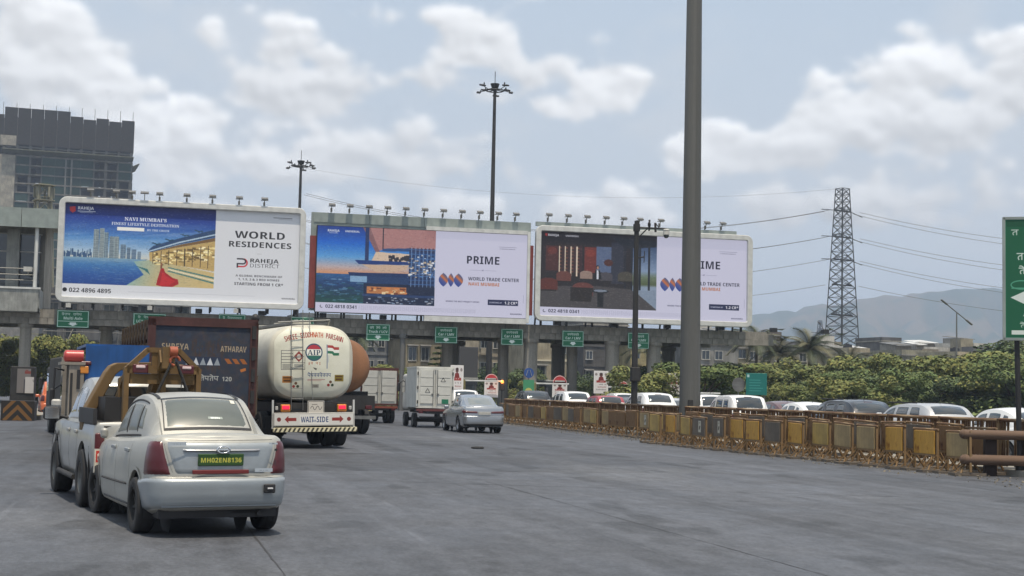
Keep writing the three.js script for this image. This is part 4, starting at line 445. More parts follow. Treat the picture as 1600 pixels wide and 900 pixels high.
// ------------------------------------------------------------------ tow truck
const OLIVE = mat(lin(.25, .155, .06), .7, .15, { map: grime });
{
  const S = { L: 4.7, W: 1.78, wr: .385, rf: .3, rr: .1, br: .02, bot: [[-2.6, .42], [-1.7, .36], [.9, .36], [2.6, .5]], top: [[-2.5, .98], [-2.2, 1.04], [-1.4, 1.1], [-.9, 1.13], [.5, 1.14], [2.4, 1.14]], prof: [[0, .08, .05, .1], [.08, .03, .02, .03], [.4, 0, 0, .01], [.6, 0, 0, .02], [.8, .015, 0, .05], [.95, .03, .01, .1], [1, .07, .03, .14]], arches: [[-1.42, .47], [1.38, .47]], crown: .02, taper: (z) => 1 - .04 * sstep(1, 2.3, -z),
    cabin: { roof: [[-1.1, 1.1], [-.7, 1.42], [-.35, 1.66], [0, 1.72], [.55, 1.7], [.72, 1.6], [.82, 1.14]], tuck: .08, tumble: .24, crown: .03 } };
  const t = thing('tow_truck', 'silver pickup tow truck with olive steel towing frame ahead of the sedan', 'tow truck', [-.34, 0, -21.75], 10.5 * D2R);
  const silv = paint(.44, .455, .46, { map: dusty, roughness: .4 }), B = makeBody(S), C = makeCabin(S, B); part(t, 'body', B.g, silv); part(t, 'cabin', C.g, silv); wells(t, S);
  part(t, 'windshield', C.topPane(-1.0, -.35, .9, .88), MT.glass); part(t, 'rear_window', [box(1.18, .36, .03, 0, 1.43, .82)], MT.glass); part(t, 'rear_wall', [box(1.5, .5, .06, 0, 1.0, .86), box(1.4, .12, .05, 0, 1.19, .83)], silv);
  for (const s of [-1, 1]) { part(t, 'side_window', C.sidePane(s, -.6, .05, .14, .84, .28, 0), MT.glass); part(t, 'side_window', C.sidePane(s, .12, .66, .14, .84, 0, -.03), MT.glass); part(t, 'mirror', rbox(.24, .2, .12, .05, s * 1.06, 1.2, -.62), MT.black); part(t, 'mirror_arm', rod([s * .82, 1.13, -.6], [s * 1.0, 1.17, -.62], .025), MT.black); part(t, 'mirror_glass', quad(.2, .16, s * 1.06, 1.2, -.558), MT.chrome);
    for (const z of [-.85, .06, .84]) part(t, 'door_gap', pad(B, s, (a, b) => [B.idxZ(z + (a - .5) * .014), mixn(.06, .97, b)], .0015, 2, 12), MT.black); for (const z of [-.08, .7]) part(t, 'door_handle', rbox(.03, .05, .2, .015, s * .885, .98, z), silv); part(t, 'side_step', rod([s * .9, .36, -.85], [s * .9, .36, .85], .04, 8), MT.dark); part(t, 'fender_flare', gridGeo((a, b) => { const q = mixn(.05, Math.PI - .05, a), rr = mixn(.46, .53, b), yy = S.wr + .02 + rr * Math.sin(q), zz = -1.42 + rr * Math.cos(q), p = B.wall(B.idxZ(zz), clamp((yy - B.bot(zz)) / (B.top(zz) - B.bot(zz))), .03); return [p[0] * s, yy, zz]; }, 16, 2, s < 0), MT.dark); part(t, 'headlight', pad(B, s, (a, b) => [mixn(3, 11, a), mixn(.6, .9, b)], .01), MT.whiteP); part(t, 'tail_light', rbox(.12, .3, .06, .02, s * .8, .86, 2.33), MT.tailRed); }
  for (const z of [-1.42, 1.38]) for (const s of [-1, 1]) addWheel(t, s * .78, .385, z, .385, .26, MT.steel, .55);
  for (const s of [-1, 1]) part(t, 'bed_side_guard', box(.05, .2, 1.34, s * .86, 1.22, 1.62), MT.black); part(t, 'bed_box', [box(1.36, .34, .9, 0, 1.3, 1.42), box(1.5, .06, 1.2, 0, 1.12, 1.5)], MT.black); part(t, 'tailboard', [box(1.5, .3, .1, 0, .95, 2.28), box(1.3, .4, .1, 0, .62, 2.2)], MT.dark);
  part(t, 'mud_flap', box(.34, .42, .03, -.72, .62, 2.02), MT.rubber); part(t, 'mud_flap', box(.34, .42, .03, .72, .62, 2.02), MT.rubber);
  part(t, 'warning_plate', box(.42, .3, .03, -.66, .66, 2.38), MT.whiteP); part(t, 'printed_face', quad(.4, .28, -.66, .66, 2.397), PR(print(256, 180, (x, w, h) => { rect(x, '#d9d2bf', 0, 0, w, h); rect(x, '#c43a30', 8, 8, w - 16, 96); txt(x, 'STOP', w / 2, 58, 84, '#efe6d4', 'center', 'serif'); txt(x, 'STAR', w / 2, 142, 56, '#3a3226'); })));
  // towing frame: two bent plates from the bed rails, cross plate, two hoops, boom
  const plate = (s, z) => { const o = [[-.86, .98], [-.86, 1.24], [-.58, 1.8], [-.52, 1.88], [-.44, 1.92], [.0, 1.94], [0, 1.86], [-.4, 1.84], [-.47, 1.78], [-.76, 1.2], [-.76, .98]].map(([x, y]) => [x * s, y]); return put(extr(s > 0 ? o : o.reverse(), .3, .012), 0, 0, z); };
  part(t, 'arch_plate', plate(1, .95), OLIVE); part(t, 'arch_plate', plate(-1, .95), OLIVE);
  const hoop = (w, y0, y1, y2, fl, z, d) => [bar([-w, y0, z], [-w, y1, z], .065, d), bar([w, y0, z], [w, y1, z], .065, d), bar([-w, y1 - .02, z], [-fl, y2, z], d, .065), bar([w, y1 - .02, z], [fl, y2, z], d, .065), bar([-fl - .02, y2, z], [fl + .02, y2, z], d, .065), bar([-w, y1 - .02, z], [w, y1 - .02, z], d, .1)];
  part(t, 'rear_hoop', hoop(.47, 1.14, 1.86, 2.1, .2, 2.15, .12), OLIVE); part(t, 'middle_hoop', hoop(.47, 1.14, 1.72, 1.9, .22, 1.75, .1), OLIVE);
  part(t, 'gusset', [box(.3, .26, .05, 0, 1.97, 2.17), box(.84, .13, .05, 0, 1.72, 2.16), box(.06, .6, .3, 0, 1.5, 2.12)], OLIVE); part(t, 'boom', [bar([0, 1.3, 1.3], [0, 2.02, 2.35], .16, .2), box(.16, .28, .12, .02, 2.0, 2.38)], OLIVE); part(t, 'hook', [put(norm(new THREE.TorusGeometry(.06, .018, 8, 16, 4.6)), .1, 1.96, 2.45), rod([.1, 2.1, 2.42], [.1, 2.0, 2.45], .02), cyl(.07, .07, .1, .08, 2.08, 2.42, 14, 0, 0, Math.PI / 2)], mat(lin(.30, .07, .03), .6)); part(t, 'sling', [rod([.06, 1.95, 2.45], [-.25, 1.2, 2.42], .02), rod([.12, 1.95, 2.45], [.42, 1.2, 2.42], .02)], MT.dark);
  for (const s of [-1, 1]) { const l = part(t, 'lamp_box', rbox(.2, .12, .08, .02, s * .3, 1.85, 2.2), MT.tailRed); part(l, 'lens', rbox(.12, .035, .03, .01, s * .3, 1.875, 2.235), mat(lin(.7, .55, .55), .3)); part(t, 'diagonal_brace', bar([s * .46, 1.8, 2.1], [s * .46, 1.3, 1.2], .06, .06), OLIVE); }
}
// ------------------------------------------------------------------ trucks ahead (origin on the ground under the rear face, forward -z)
function lorryCab(t, w, h, z, m, z2 = z - 1.7) { const y0 = .75, c = part(t, 'cab', [rbox(w, h - y0, Math.abs(z2 - z), .14, 0, (h + y0) / 2, (z + z2) / 2, 0, 0, 0, 3)], m); part(c, 'rear_window', box(w * .5, .34, .03, 0, h - .5, z + .005), MT.glass); for (const s of [-1, 1]) { part(c, 'side_window', rbox(.03, .6, .8, .01, s * w / 2, h - .55, z - .95), MT.glass); part(c, 'mirror', [rbox(.12, .4, .2, .04, s * (w / 2 + .2), h - .6, z2 + .2), rod([s * w / 2, h - .3, z2 + .3], [s * (w / 2 + .2), h - .45, z2 + .2], .02)], MT.black); } part(c, 'windshield', box(w * .88, .7, .03, 0, h - .5, z2 - .005), MT.glass); return c; }
function axle(t, z, r, tw, track, twin, rim = MT.steel) { for (const s of [-1, 1]) { addWheel(t, s * track / 2, r, z, r, tw, rim, .56); if (twin) addWheel(t, s * (track / 2 - tw * 1.12), r, z, r, tw, rim, .56); } part(t, 'axle', rod([-track / 2, r, z], [track / 2, r, z], .08, 8), MT.dark); }
{ // dark blue goods truck
  const w = 2.5, h = 3.2, L = 6.6, t = thing('goods_truck', 'rusty dark blue goods truck with maroon framed tailgate and painted lettering', 'truck', [.98, 0, -34], 6 * D2R);
  const blue = mat(lin(.035, .06, .115), .7, .1, { map: rustTex }), maroon = mat(lin(.11, .04, .036), .7, .1, { map: grime }), wood = mat(lin(.11, .095, .08), .85, 0, { map: rustTex });
  part(t, 'tailgate', box(w - .3, 2.0, .08, 0, 2.02, -.06), blue, 'dark blue tailgate with painted lettering');
  part(t, 'painted_face', quad(w - .32, 1.98, 0, 2.02, -.014), PR(print(1024, 930, (x, W, H) => { const R = rng(4); rect(x, '#2b323f', 0, 0, W, H); for (let i = 0; i < 900; i++) { x.globalAlpha = .05 + R() * .09; const a = R() * W, b = R() * H; x.fillStyle = ['#4a2f24', '#1d2c48', '#6a4a36', '#3b4c6a', '#15203a'][i % 5]; x.beginPath(); x.ellipse(a, b, 8 + R() * 60, 5 + R() * 40, R() * 3, 0, 7); x.fill(); } x.globalAlpha = .4; for (let i = 0; i < 90; i++) { x.fillStyle = i & 1 ? '#4a3128' : '#3c3230'; x.fillRect(380 + R() * 330, 120 + R() * 300, 3 + R() * 26, 20 + R() * 120); } x.globalAlpha = 1;
    txt(x, 'SHREYA', 70, 228, 92, '#9c8d76', 'left', 'sans-serif', true, .86); txt(x, 'ATHARAV', 700, 240, 88, '#a09078', 'left', 'sans-serif', true, .72); x.globalAlpha = .75; for (let i = 0; i < 26; i++) { x.fillStyle = '#2c3a55'; x.fillRect(60 + R() * 940, 180 + R() * 100, 4 + R() * 12, 8 + R() * 26); } x.globalAlpha = 1;
    rect(x, '#232f46', 300, 330, 410, 96); for (let i = 0; i < 5; i++) poly(x, i & 1 ? '#c9cdd2' : '#8f979f', [[330 + i * 76, 420], [366 + i * 76, 338], [398 + i * 76, 420]]); for (let i = 0; i < 3; i++) poly(x, '#9a5a28', [[745 + i * 82, 345], [795 + i * 82, 345], [835 + i * 82, 400], [785 + i * 82, 400]]); poly(x, '#b26a30', [[920, 460], [980, 440], [985, 470], [930, 490]]); dev(x, 390, 540, 300, 60, 6, '#a8aaa6', 9); txt(x, '120', 780, 566, 66, '#a8aaa6', 'center'); }), .75));
  part(t, 'tailgate_frame', [box(w, .2, .14, 0, 3.1, -.05), box(.17, 2.2, .14, -w / 2 + .085, 2.05, -.05), box(.17, 2.2, .14, w / 2 - .085, 2.05, -.05), box(w, .16, .14, 0, 1.0, -.05)], maroon); for (let i = 0; i < 4; i++) part(t, 'latch', [box(.09, .3, .06, w / 2 - .09, 1.4 + i * .5, .04)], MT.dark);
  for (const s of [-1, 1]) { part(t, 'side_wall', box(.08, .9, L, s * w / 2, 1.45, -L / 2), wood); for (let j = 0; j < 3; j++) part(t, 'side_plank', box(.06, .17, L - .2, s * (w / 2 - .01), 2.5 + j * .26, -L / 2), wood); for (let i = 0; i < 9; i++) part(t, 'side_post', box(.09, 2.15, .07, s * (w / 2 + .02), 2.05, -.3 - i * .76), wood); part(t, 'tail_light', rbox(.3, .14, .06, .03, s * .95, .8, .02), MT.tailRed); }
  part(t, 'floor', box(w, .14, L, 0, .95, -L / 2), MT.dark); { const R = rng(6), gs = gridGeo((a, b) => [(a - .5) * (w - .1), 3.1 + .14 * fbm(a * 5, b * 9, 3, 77) + (Math.abs(a - .5) > .45 ? -.1 : 0), -.1 - b * (L - .3)], 24, 40); part(t, 'tarpaulin', gs, mat(lin(.28, .22, .17), .9, 0, { map: grime })); part(t, 'load', box(w - .25, 1.9, L - .4, 0, 2.0, -L / 2), MT.dark); }
  part(t, 'bundle', sph(.1, w / 2 - .05, 3.24, -.1, 1, 1.1, 1), MT.black); part(t, 'chassis', [box(.9, .24, L + 2, 0, .72, -L / 2 - 1), box(w - .1, .16, .12, 0, .55, -.05)], MT.black); axle(t, -1.7, .5, .27, 2.1, true); axle(t, -6.9, .5, .27, 2.1, false); lorryCab(t, 2.3, 2.5, -L - .15, mat(lin(.3, .1, .04), .5));
}
{ // white road tanker
  const t = thing('road_tanker', 'cream road tanker with ladder and a red arrow board at its rear', 'tanker', [4.12, 0, -39.3], 9 * D2R); t.rotation.order = 'YXZ'; t.rotation.z = .022;
  const cream = mat(lin(.68, .665, .58), .42, 0, { map: dusty }), shp = (k) => { const s = [], w = 1.2 * k, h = 1.04 * k; for (let i = 0; i < 44; i++) { const a = i / 44 * Math.PI * 2, e = .62; s.push([w * Math.sign(Math.cos(a)) * Math.abs(Math.cos(a)) ** e, h * Math.sign(Math.sin(a)) * Math.abs(Math.sin(a)) ** e]); } return s; };
  const L = 7.2, rings = [[0, 0, .12], [0, .3, .105], [0, .6, .07], [0, .82, .02], [0, .93, -.05], [0, .98, -.12], [0, 1, -.22]], cy0 = 2.32;
  const P = [], I = [], U = [], st = [...rings.map((r) => [r[1] || 1e-3, r[2] - .1]), [1, -.8], [1, -L + .3], [.97, -L + .08], [.8, -L], [1e-3, -L]]; for (const [k, z] of st) { const s = shp(1); for (let i = 0; i <= 44; i++) { const p = s[i % 44]; P.push(p[0] * k, cy0 + p[1] * k, z); U.push(i / 44 * 7, z); } } for (let j = 0; j < st.length - 1; j++) for (let i = 0; i < 44; i++) { const a = j * 45 + i, b = a + 1, c = a + 45, d = c + 1; I.push(a, c, b, b, c, d); }
  let g = new THREE.BufferGeometry(); g.setAttribute('position', new THREE.Float32BufferAttribute(P, 3)); g.setAttribute('uv', new THREE.Float32BufferAttribute(U, 2)); g.setIndex(I); g.computeVertexNormals(); part(t, 'tank', norm(g), cream);
  // painted end: follows the dished end a few millimetres proud
  const zAt = (x, y) => { let q = Math.max(Math.abs(x / 1.2) ** (2 / .62) + Math.abs(y / 1.04) ** (2 / .62), 0) ** (.62 / 2); const rr = rings.map((r) => [r[1], r[2] - .1]); return lerpTab(rr, Math.min(q, 1))[0] + .012; };
  const face = gridGeo((a, b) => { const x = (a - .5) * 2.1, y = (b - .5) * 1.86; const s = Math.max(1, (Math.abs(x / 1.2) ** 3.2 + Math.abs(y / 1.04) ** 3.2) ** (1 / 3.2) / .93); return [x / s, cy0 + y / s, zAt(x / s, y / s)]; }, 30, 30);
  part(t, 'painted_face', face, PR(print(1280, 1134, (x, W, H) => {
    const R = rng(14); rect(x, '#dcdbc9', 0, 0, W, H); for (let i = 0; i < 260; i++) { x.globalAlpha = .03; x.fillStyle = i & 1 ? '#8a8468' : '#fffff0'; x.beginPath(); x.ellipse(R() * W, R() * H, 30 + R() * 120, 20 + R() * 60, 0, 0, 7); x.fill(); } x.globalAlpha = 1;
    const s = 'SHREE SIDDHNATH PARSANN', n = s.length; x.lineWidth = 5; for (let i = 0; i < n; i++) { const u = (i / (n - 1) - .5), px = W / 2 + 20 + u * 960, py = 108 + u * u * 300 - 5; x.save(); x.translate(px, py); x.rotate(u * .55); txt(x, s[i], 0, 0, 122, i > 9 && i < 15 ? '#b04a1c' : '#8e1f1a', 'center', 'sans-serif', true, .62); x.restore(); }
    x.fillStyle = '#274a62'; x.beginPath(); x.arc(650, 392, 146, 0, 7); x.fill(); x.fillStyle = '#e6e6da'; x.beginPath(); x.arc(650, 392, 126, 0, 7); x.fill(); x.save(); x.beginPath(); x.arc(650, 392, 126, 0, 7); x.clip(); rect(x, '#a8323c', 520, 250, 260, 92); rect(x, '#2c6a5c', 520, 448, 260, 90); x.restore(); txt(x, 'AIP', 650, 398, 124, '#1f3450', 'center', 'serif', true, 1);
    rect(x, '#2a4f86', 868, 262, 13, 400); for (const [y, c] of [[270, '#a83a34'], [318, '#e8e8e0'], [366, '#2c6f50']]) poly(x, c, [[884, y], [975, y + 6], [1000, y + 34], [1085, y + 34], [1085, y + 78], [985, y + 80], [960, y + 48], [884, y + 44]]); x.strokeStyle = '#8fa8c4'; x.lineWidth = 6; x.beginPath(); x.moveTo(905, 440); x.lineTo(895, 560); x.stroke();
    x.strokeStyle = '#34363a'; x.lineWidth = 8; x.strokeRect(110, 366, 386, 312); x.beginPath(); x.moveTo(110, 566); x.lineTo(496, 566); x.moveTo(296, 366); x.lineTo(296, 678); for (const y of [416, 466, 514]) { x.moveTo(110, y); x.lineTo(296, y); } x.stroke(); poly(x, '#8a3a30', [[396, 372], [480, 464], [396, 556], [312, 464]]); x.fillStyle = '#d9cfc0'; x.beginPath(); x.ellipse(396, 468, 34, 44, 0, 0, 7); x.fill(); for (let i = 0; i < 10; i++) rect(x, '#4a4c50', 128 + (i % 2) * 190, 590 + Math.floor(i / 2) * 17, 120 + R() * 40, 8);
    rect(x, '#a8502c', 560, 556, 14, 46); dev(x, 590, 556, 130, 46, 3, '#b05a34', 3); txt(x, 'I', 750, 580, 60, '#a8502c'); poly(x, '#4c4a44', [[630, 640], [700, 660], [690, 690], [660, 672]]); dev(x, 545, 744, 400, 66, 8, '#2b4a7a', 21); rect(x, '#b08078', 545, 838, 300, 12); rect(x, '#b98e86', 545, 858, 240, 8); for (const [a, b] of [[130, 786], [1010, 764]]) { rect(x, a < 500 ? '#b5762a' : '#8a7a28', a, b, 160, 110); rect(x, '#5a3a1c', a + 12, b + 16, 130, 24); rect(x, '#5a3a1c', a + 20, b + 60, 110, 30); }
    for (const [a, b] of [[352, 940], [940, 918]]) { for (const [dx, dy, c] of [[0, -36, '#6a4a30'], [-34, 16, '#9a3a34'], [34, 16, '#3a4a34']]) { x.fillStyle = c; x.beginPath(); x.arc(a + dx, b + dy, 24, 0, 7); x.fill(); } } rect(x, '#a09c90', 630, 918, 110, 60); txt(x, '505', 685, 950, 44, '#5a564c');
  }), .45));
  part(t, 'catwalk', [bar([-.5, 3.42, -.4], [-.5, 3.42, -6.6], .05, .05), bar([.5, 3.42, -.4], [.5, 3.42, -6.6], .05, .05), rod([-.9, 3.42, -.35], [.55, 3.5, -.35], .025), rod([.55, 3.5, -.35], [1.0, 3.34, -2.2], .025), box(1, .03, 6, 0, 3.38, -3.5)], MT.steel); for (let i = 0; i < 3; i++) part(t, 'manhole', cyl(.28, .3, .16, 0, 3.44, -1.4 - i * 2, 16), cream);
  const lad = [[-.62, 'a'], [-.3, 'b']]; part(t, 'ladder', [...lad.map(([x]) => rod([x, 1.05, .1], [x, 3.75, .0], .011)), ...Array.from({ length: 8 }, (_, i) => rod([-.62, 1.35 + i * .28, .09], [-.3, 1.35 + i * .28, .09], .009)), rod([-.02, 1.2, .08], [-.1, 3.7, -.1], .008)], MT.steel);
  part(t, 'sub_frame', [box(2.0, .24, L, 0, 1.12, -L / 2), box(.9, .3, L + 2, 0, .85, -L / 2 - 1)], MT.dark);
  for (const s of [-1, 1]) { part(t, 'bracket', [bar([s * 1.12, .55, .08], [s * 1.12, 1.32, .08], .05, .05), bar([s * 1.1, .55, .05], [s * .9, .8, .0], .04, .04)], MT.white); const l = part(t, 'tail_light', rbox(.26, .2, .1, .03, s * .78, 1.1, .1), MT.amber); part(l, 'lens', rbox(.2, .1, .04, .02, s * .78, 1.12, .15), phys(lin(.6, .01, .03), { roughness: .3, emissive: lin(1, .02, .08), emissiveIntensity: .9 })); part(t, 'reversing_light', rbox(.08, .1, .05, .02, s * 1.02, 1.1, .1), MT.whiteP); }
  part(t, 'notice_plate', box(.46, .36, .03, .05, 1.12, .13), MT.whiteP); part(t, 'printed_face', quad(.44, .34, .05, 1.12, .148), PR(print(256, 200, (x, w, h) => { rect(x, '#cfc9bd', 0, 0, w, h); x.strokeStyle = '#4a4440'; x.lineWidth = 7; x.strokeRect(8, 8, w - 16, h - 16); x.lineWidth = 9; x.beginPath(); x.moveTo(40, 120); x.quadraticCurveTo(70, 40, 90, 120); x.quadraticCurveTo(110, 170, 140, 90); x.quadraticCurveTo(170, 60, 180, 130); x.quadraticCurveTo(200, 150, 226, 90); x.stroke(); rect(x, '#6a645c', 60, 50, 90, 10); })));
  const bd = part(t, 'rear_board', rbox(2.24, .36, .05, .012, 0, .80, .14), MT.whiteP); part(bd, 'printed_face', quad(2.2, .33, 0, .80, .168), PR(print(1160, 176, (x, w, h) => { rect(x, '#d8d6cf', 0, 0, w, h); x.strokeStyle = '#9a968c'; x.lineWidth = 4; x.strokeRect(5, 5, w - 10, h - 10); const arrow = (a, d) => poly(x, '#8e2f28', [[a, 88], [a + d * 56, 36], [a + d * 56, 66], [a + d * 170, 66], [a + d * 170, 112], [a + d * 56, 112], [a + d * 56, 142]]); arrow(150, 1); arrow(w - 150, -1); for (const a of [70, w - 70]) { x.fillStyle = '#7a2e28'; x.beginPath(); x.arc(a, 88, 30, 0, 7); x.fill(); } rect(x, '#e4e2da', 370, 22, 430, 134); txt(x, 'WAIT', 385, 92, 112, '#1f3e72', 'left', 'sans-serif', true, .68); txt(x, 'FOR', 578, 112, 42, '#3a5484', 'center', 'sans-serif', true, .8); txt(x, 'SIDE', 612, 92, 112, '#1f3e72', 'left', 'sans-serif', true, .74); })));
  const bm = part(t, 'bumper', rbox(2.32, .12, .12, .02, .04, .52, .12), mat(lin(.6, .55, .36), .5)); part(bm, 'stripes', quad(2.3, .105, .04, .52, .184), PR(print(1024, 52, (x, w, h) => { rect(x, '#d9d2b0', 0, 0, w, h); for (let i = -1; i < 20; i++) poly(x, '#3a3628', [[i * 56, h], [i * 56 + 26, h], [i * 56 + 52, 0], [i * 56 + 26, 0]]); })));
  axle(t, -1.3, .5, .28, 2.15, true); axle(t, -2.6, .5, .28, 2.15, true); axle(t, -8.2, .5, .28, 2.1, false); part(t, 'mud_flap', [box(.6, .5, .03, .85, .62, -.7)], MT.rubber); part(t, 'mud_flap', [box(.6, .5, .03, -.85, .62, -.7)], MT.rubber);
  lorryCab(t, 2.35, 2.7, -L - .3, mat(lin(.5, .25, .04), .5));
}
{ // orange-ended tanker further on
  const t = thing('road_tanker', 'orange cylindrical tanker half hidden behind the cream tanker', 'tanker', [6.5, 0, -51.5], 11 * D2R), or = mat(lin(.42, .2, .095), .5, .05, { map: grime });
  part(t, 'tank', [cyl(.97, .97, 6.6, 0, 2.45, -3.5, 32, Math.PI / 2), sph(.97, 0, 2.45, -.2, 1, 1, .35, 28, 16)], or); part(t, 'band', [cyl(.985, .985, .08, 0, 2.45, -.35, 32, Math.PI / 2)], MT.steel); part(t, 'saddle', [box(2.0, .5, 6, 0, 1.3, -3.4)], MT.dark); part(t, 'chassis', [box(1, .3, 8.4, 0, .9, -4.2), box(2.3, .12, .1, 0, .62, -.02), box(2.3, .5, .5, 0, 1.15, -.3)], MT.dark); part(t, 'bumper', box(2.3, .12, .1, 0, .62, .06), MT.steel);
  for (const s of [-1, 1]) { part(t, 'tail_light', rbox(.24, .14, .06, .02, s * .9, .98, .0), MT.tailRed); part(t, 'side_box', rbox(.4, .5, 1.2, .04, s * .95, .95, -4.2), MT.dark); } axle(t, -1.2, .5, .28, 2.15, true); axle(t, -2.5, .5, .28, 2.15, true); axle(t, -7.6, .5, .28, 2.1, false); lorryCab(t, 2.35, 2.7, -7.1, MT.whiteP);
}
function boxTruck(label, p, turn, w, h, L, bodyM, doorM, o) {
  const t = thing('box_truck', label, 'truck', p, turn), y0 = o.y0 ?? .88;
  part(t, 'container', [box(w, h - y0, L, 0, (h + y0) / 2, -L / 2)], bodyM); part(t, 'roof_edge', [box(w + .04, .06, L + .04, 0, h + .02, -L / 2)], o.trim); part(t, 'door_frame', [box(w + .04, .09, .06, 0, h - .05, .03), box(w + .04, .09, .06, 0, y0 + .03, .03), box(.07, h - y0, .06, -w / 2 + .02, (h + y0) / 2, .03), box(.07, h - y0, .06, w / 2 - .02, (h + y0) / 2, .03)], o.trim);
  for (const s of [-1, 1]) { const dw = w / 2 - .1, d = part(t, 'door', box(dw, h - y0 - .16, .05, s * (w / 4 - .02), (h + y0) / 2, .035), doorM); for (let i = 0; i < 4; i++) part(d, 'door_panel', rbox(dw - .16, (h - y0) / 4 - .1, .05, .008, s * (w / 4 - .02), y0 + .2 + (i + .5) * (h - y0 - .24) / 4 - .04, .065), doorM); part(d, 'lock_rod', [rod([s * .09, y0 + .1, .09], [s * .09, h - .1, .09], .014), box(.1, .04, .05, s * .12, y0 + .6, .1)], MT.steel); for (let i = 0; i < 3; i++) part(d, 'hinge', box(.05, .14, .05, s * (w / 2 - .04), y0 + .25 + i * (h - y0 - .5) / 2, .08), MT.dark); }
  part(t, 'chassis', [box(w * .5, .2, L + 1.5, 0, y0 - .16, -L / 2 - .7), box(w, .1, .12, 0, y0 - .14, -.02)], MT.black); part(t, 'rear_bar', box(w, .1, .06, 0, y0 - .1, .06), o.bar); for (const s of [-1, 1]) part(t, 'tail_light', rbox(.2, .1, .05, .02, s * (w / 2 - .2), y0 - .2, .06), MT.tailRed); part(t, 'under_bumper', box(w * .8, .08, .06, 0, y0 - .42, -.1), MT.dark);
  axle(t, -.95, o.r, o.tw, w - .16, o.twin); axle(t, -L - .55, o.r, o.tw, w - .16, false); lorryCab(t, w * .96, h - .25, -L - .12, o.cab, -L - 1.5); return t;
}
{
  const wh = mat(lin(.62, .64, .63), .5, 0, { map: dusty }), dw = mat(lin(.76, .78, .76), .45, 0, { map: dusty });
  const t = boxTruck('small white box truck with panelled double doors bearing triangle marks', [11.75, 0, -62], -1 * D2R, 1.62, 2.62, 2.9, wh, dw, { trim: dw, bar: mat(lin(.11, .03, .03), .7), r: .32, tw: .2, twin: false, cab: MT.whiteP });
  for (const [x, y] of [[-.34, 1.62], [.34, 2.1]]) part(t, 'triangle_mark', [bar([x - .1, y - .08, .085], [x + .1, y - .08, .085], .02, .02), bar([x - .1, y - .08, .085], [x, y + .1, .085], .02, .02), bar([x + .1, y - .08, .085], [x, y + .1, .085], .02, .02)], MT.black); part(t, 'sticker', box(.3, .2, .015, .44, 1.16, .09), MT.green);
  boxTruck('white box truck with rusty red door frame beside the small box truck', [10.35, 0, -69], 4 * D2R, 1.82, 2.62, 4, wh, mat(lin(.62, .63, .61), .55, 0, { map: dusty }), { trim: mat(lin(.14, .045, .04), .7, .1, { map: grime }), bar: mat(lin(.2, .05, .03), .7), r: .38, tw: .22, twin: true, cab: mat(lin(.4, .12, .04), .5) });
}
{ // blue tempo with a red gas cylinder on its roof
  const t = thing('blue_truck', 'blue bodied truck with a red gas cylinder on its roof', 'truck', [-1.05, 0, -31.6], 6 * D2R), bl = mat(lin(.015, .12, .42), .45, 0, { map: grime }), cr = mat(lin(.42, .38, .33), .6, 0, { map: grime });
  part(t, 'rear_panel', [box(1.3, 1.5, .08, .2, 1.68, 0)], bl); part(t, 'roof', [box(1.3, .06, 3.6, .2, 2.44, -1.8)], bl); for (const s of [-1, 1]) { part(t, 'side_panel', box(.06, 1.16, 3.6, .08 + s * .78, 1.44, -1.8), s < 0 ? cr : bl); for (let i = 0; i < 4; i++) part(t, 'side_post', box(.06, 1.16, .08, .08 + s * .82, 1.44, -.2 - i * .9), cr); }
  part(t, 'corner_post', box(.3, 1.2, .1, -.62, 1.42, .02), cr); part(t, 'slot', box(.07, .4, .03, -.58, 1.72, .075), MT.black); part(t, 'slot', box(.05, .9, .03, -.72, 1.4, .075), MT.dark); part(t, 'lamp_cluster', [rbox(.22, .09, .06, .03, -.44, 2.06, .06)], MT.tailRed); part(t, 'indicator', rbox(.18, .16, .05, .05, -.47, 1.92, .06), MT.amber); part(t, 'mud_guard', [box(1.5, .3, .06, .08, 1.0, .02)], MT.dark); part(t, 'rear_window', box(.9, .34, .03, .1, 1.52, .05), MT.glass); part(t, 'window_bar', box(1.1, .05, .04, .1, 1.32, .05), MT.whiteP);
  part(t, 'gas_cylinder', [cyl(.13, .13, .34, -.66, 2.2, -.1, 20, 0, 0, Math.PI / 2), sph(.13, -.83, 2.2, -.1, .5, 1, 1, 14, 10)], mat(lin(.42, .05, .045), .35)); part(t, 'roof_ledge', [box(.5, .06, 1.2, -.7, 2.05, -.5)], cr); part(t, 'mirror', [rod([-.86, 1.9, -.1], [-1.05, 1.95, -.1], .02), rod([-1.05, 1.95, -.1], [-1.06, 1.5, -.1], .025)], MT.black); part(t, 'wind_guard', rbox(.2, .16, .1, .05, -1.0, 1.22, .05), MT.whiteP);
  part(t, 'chassis', [box(.8, .2, 4.6, 0, .72, -2.3), box(1.6, .1, .1, 0, .62, 0)], MT.black); axle(t, -.8, .36, .22, 1.5, false); axle(t, -4.1, .36, .22, 1.45, false); lorryCab(t, 1.4, 1.9, -3.7, MT.dark);
}
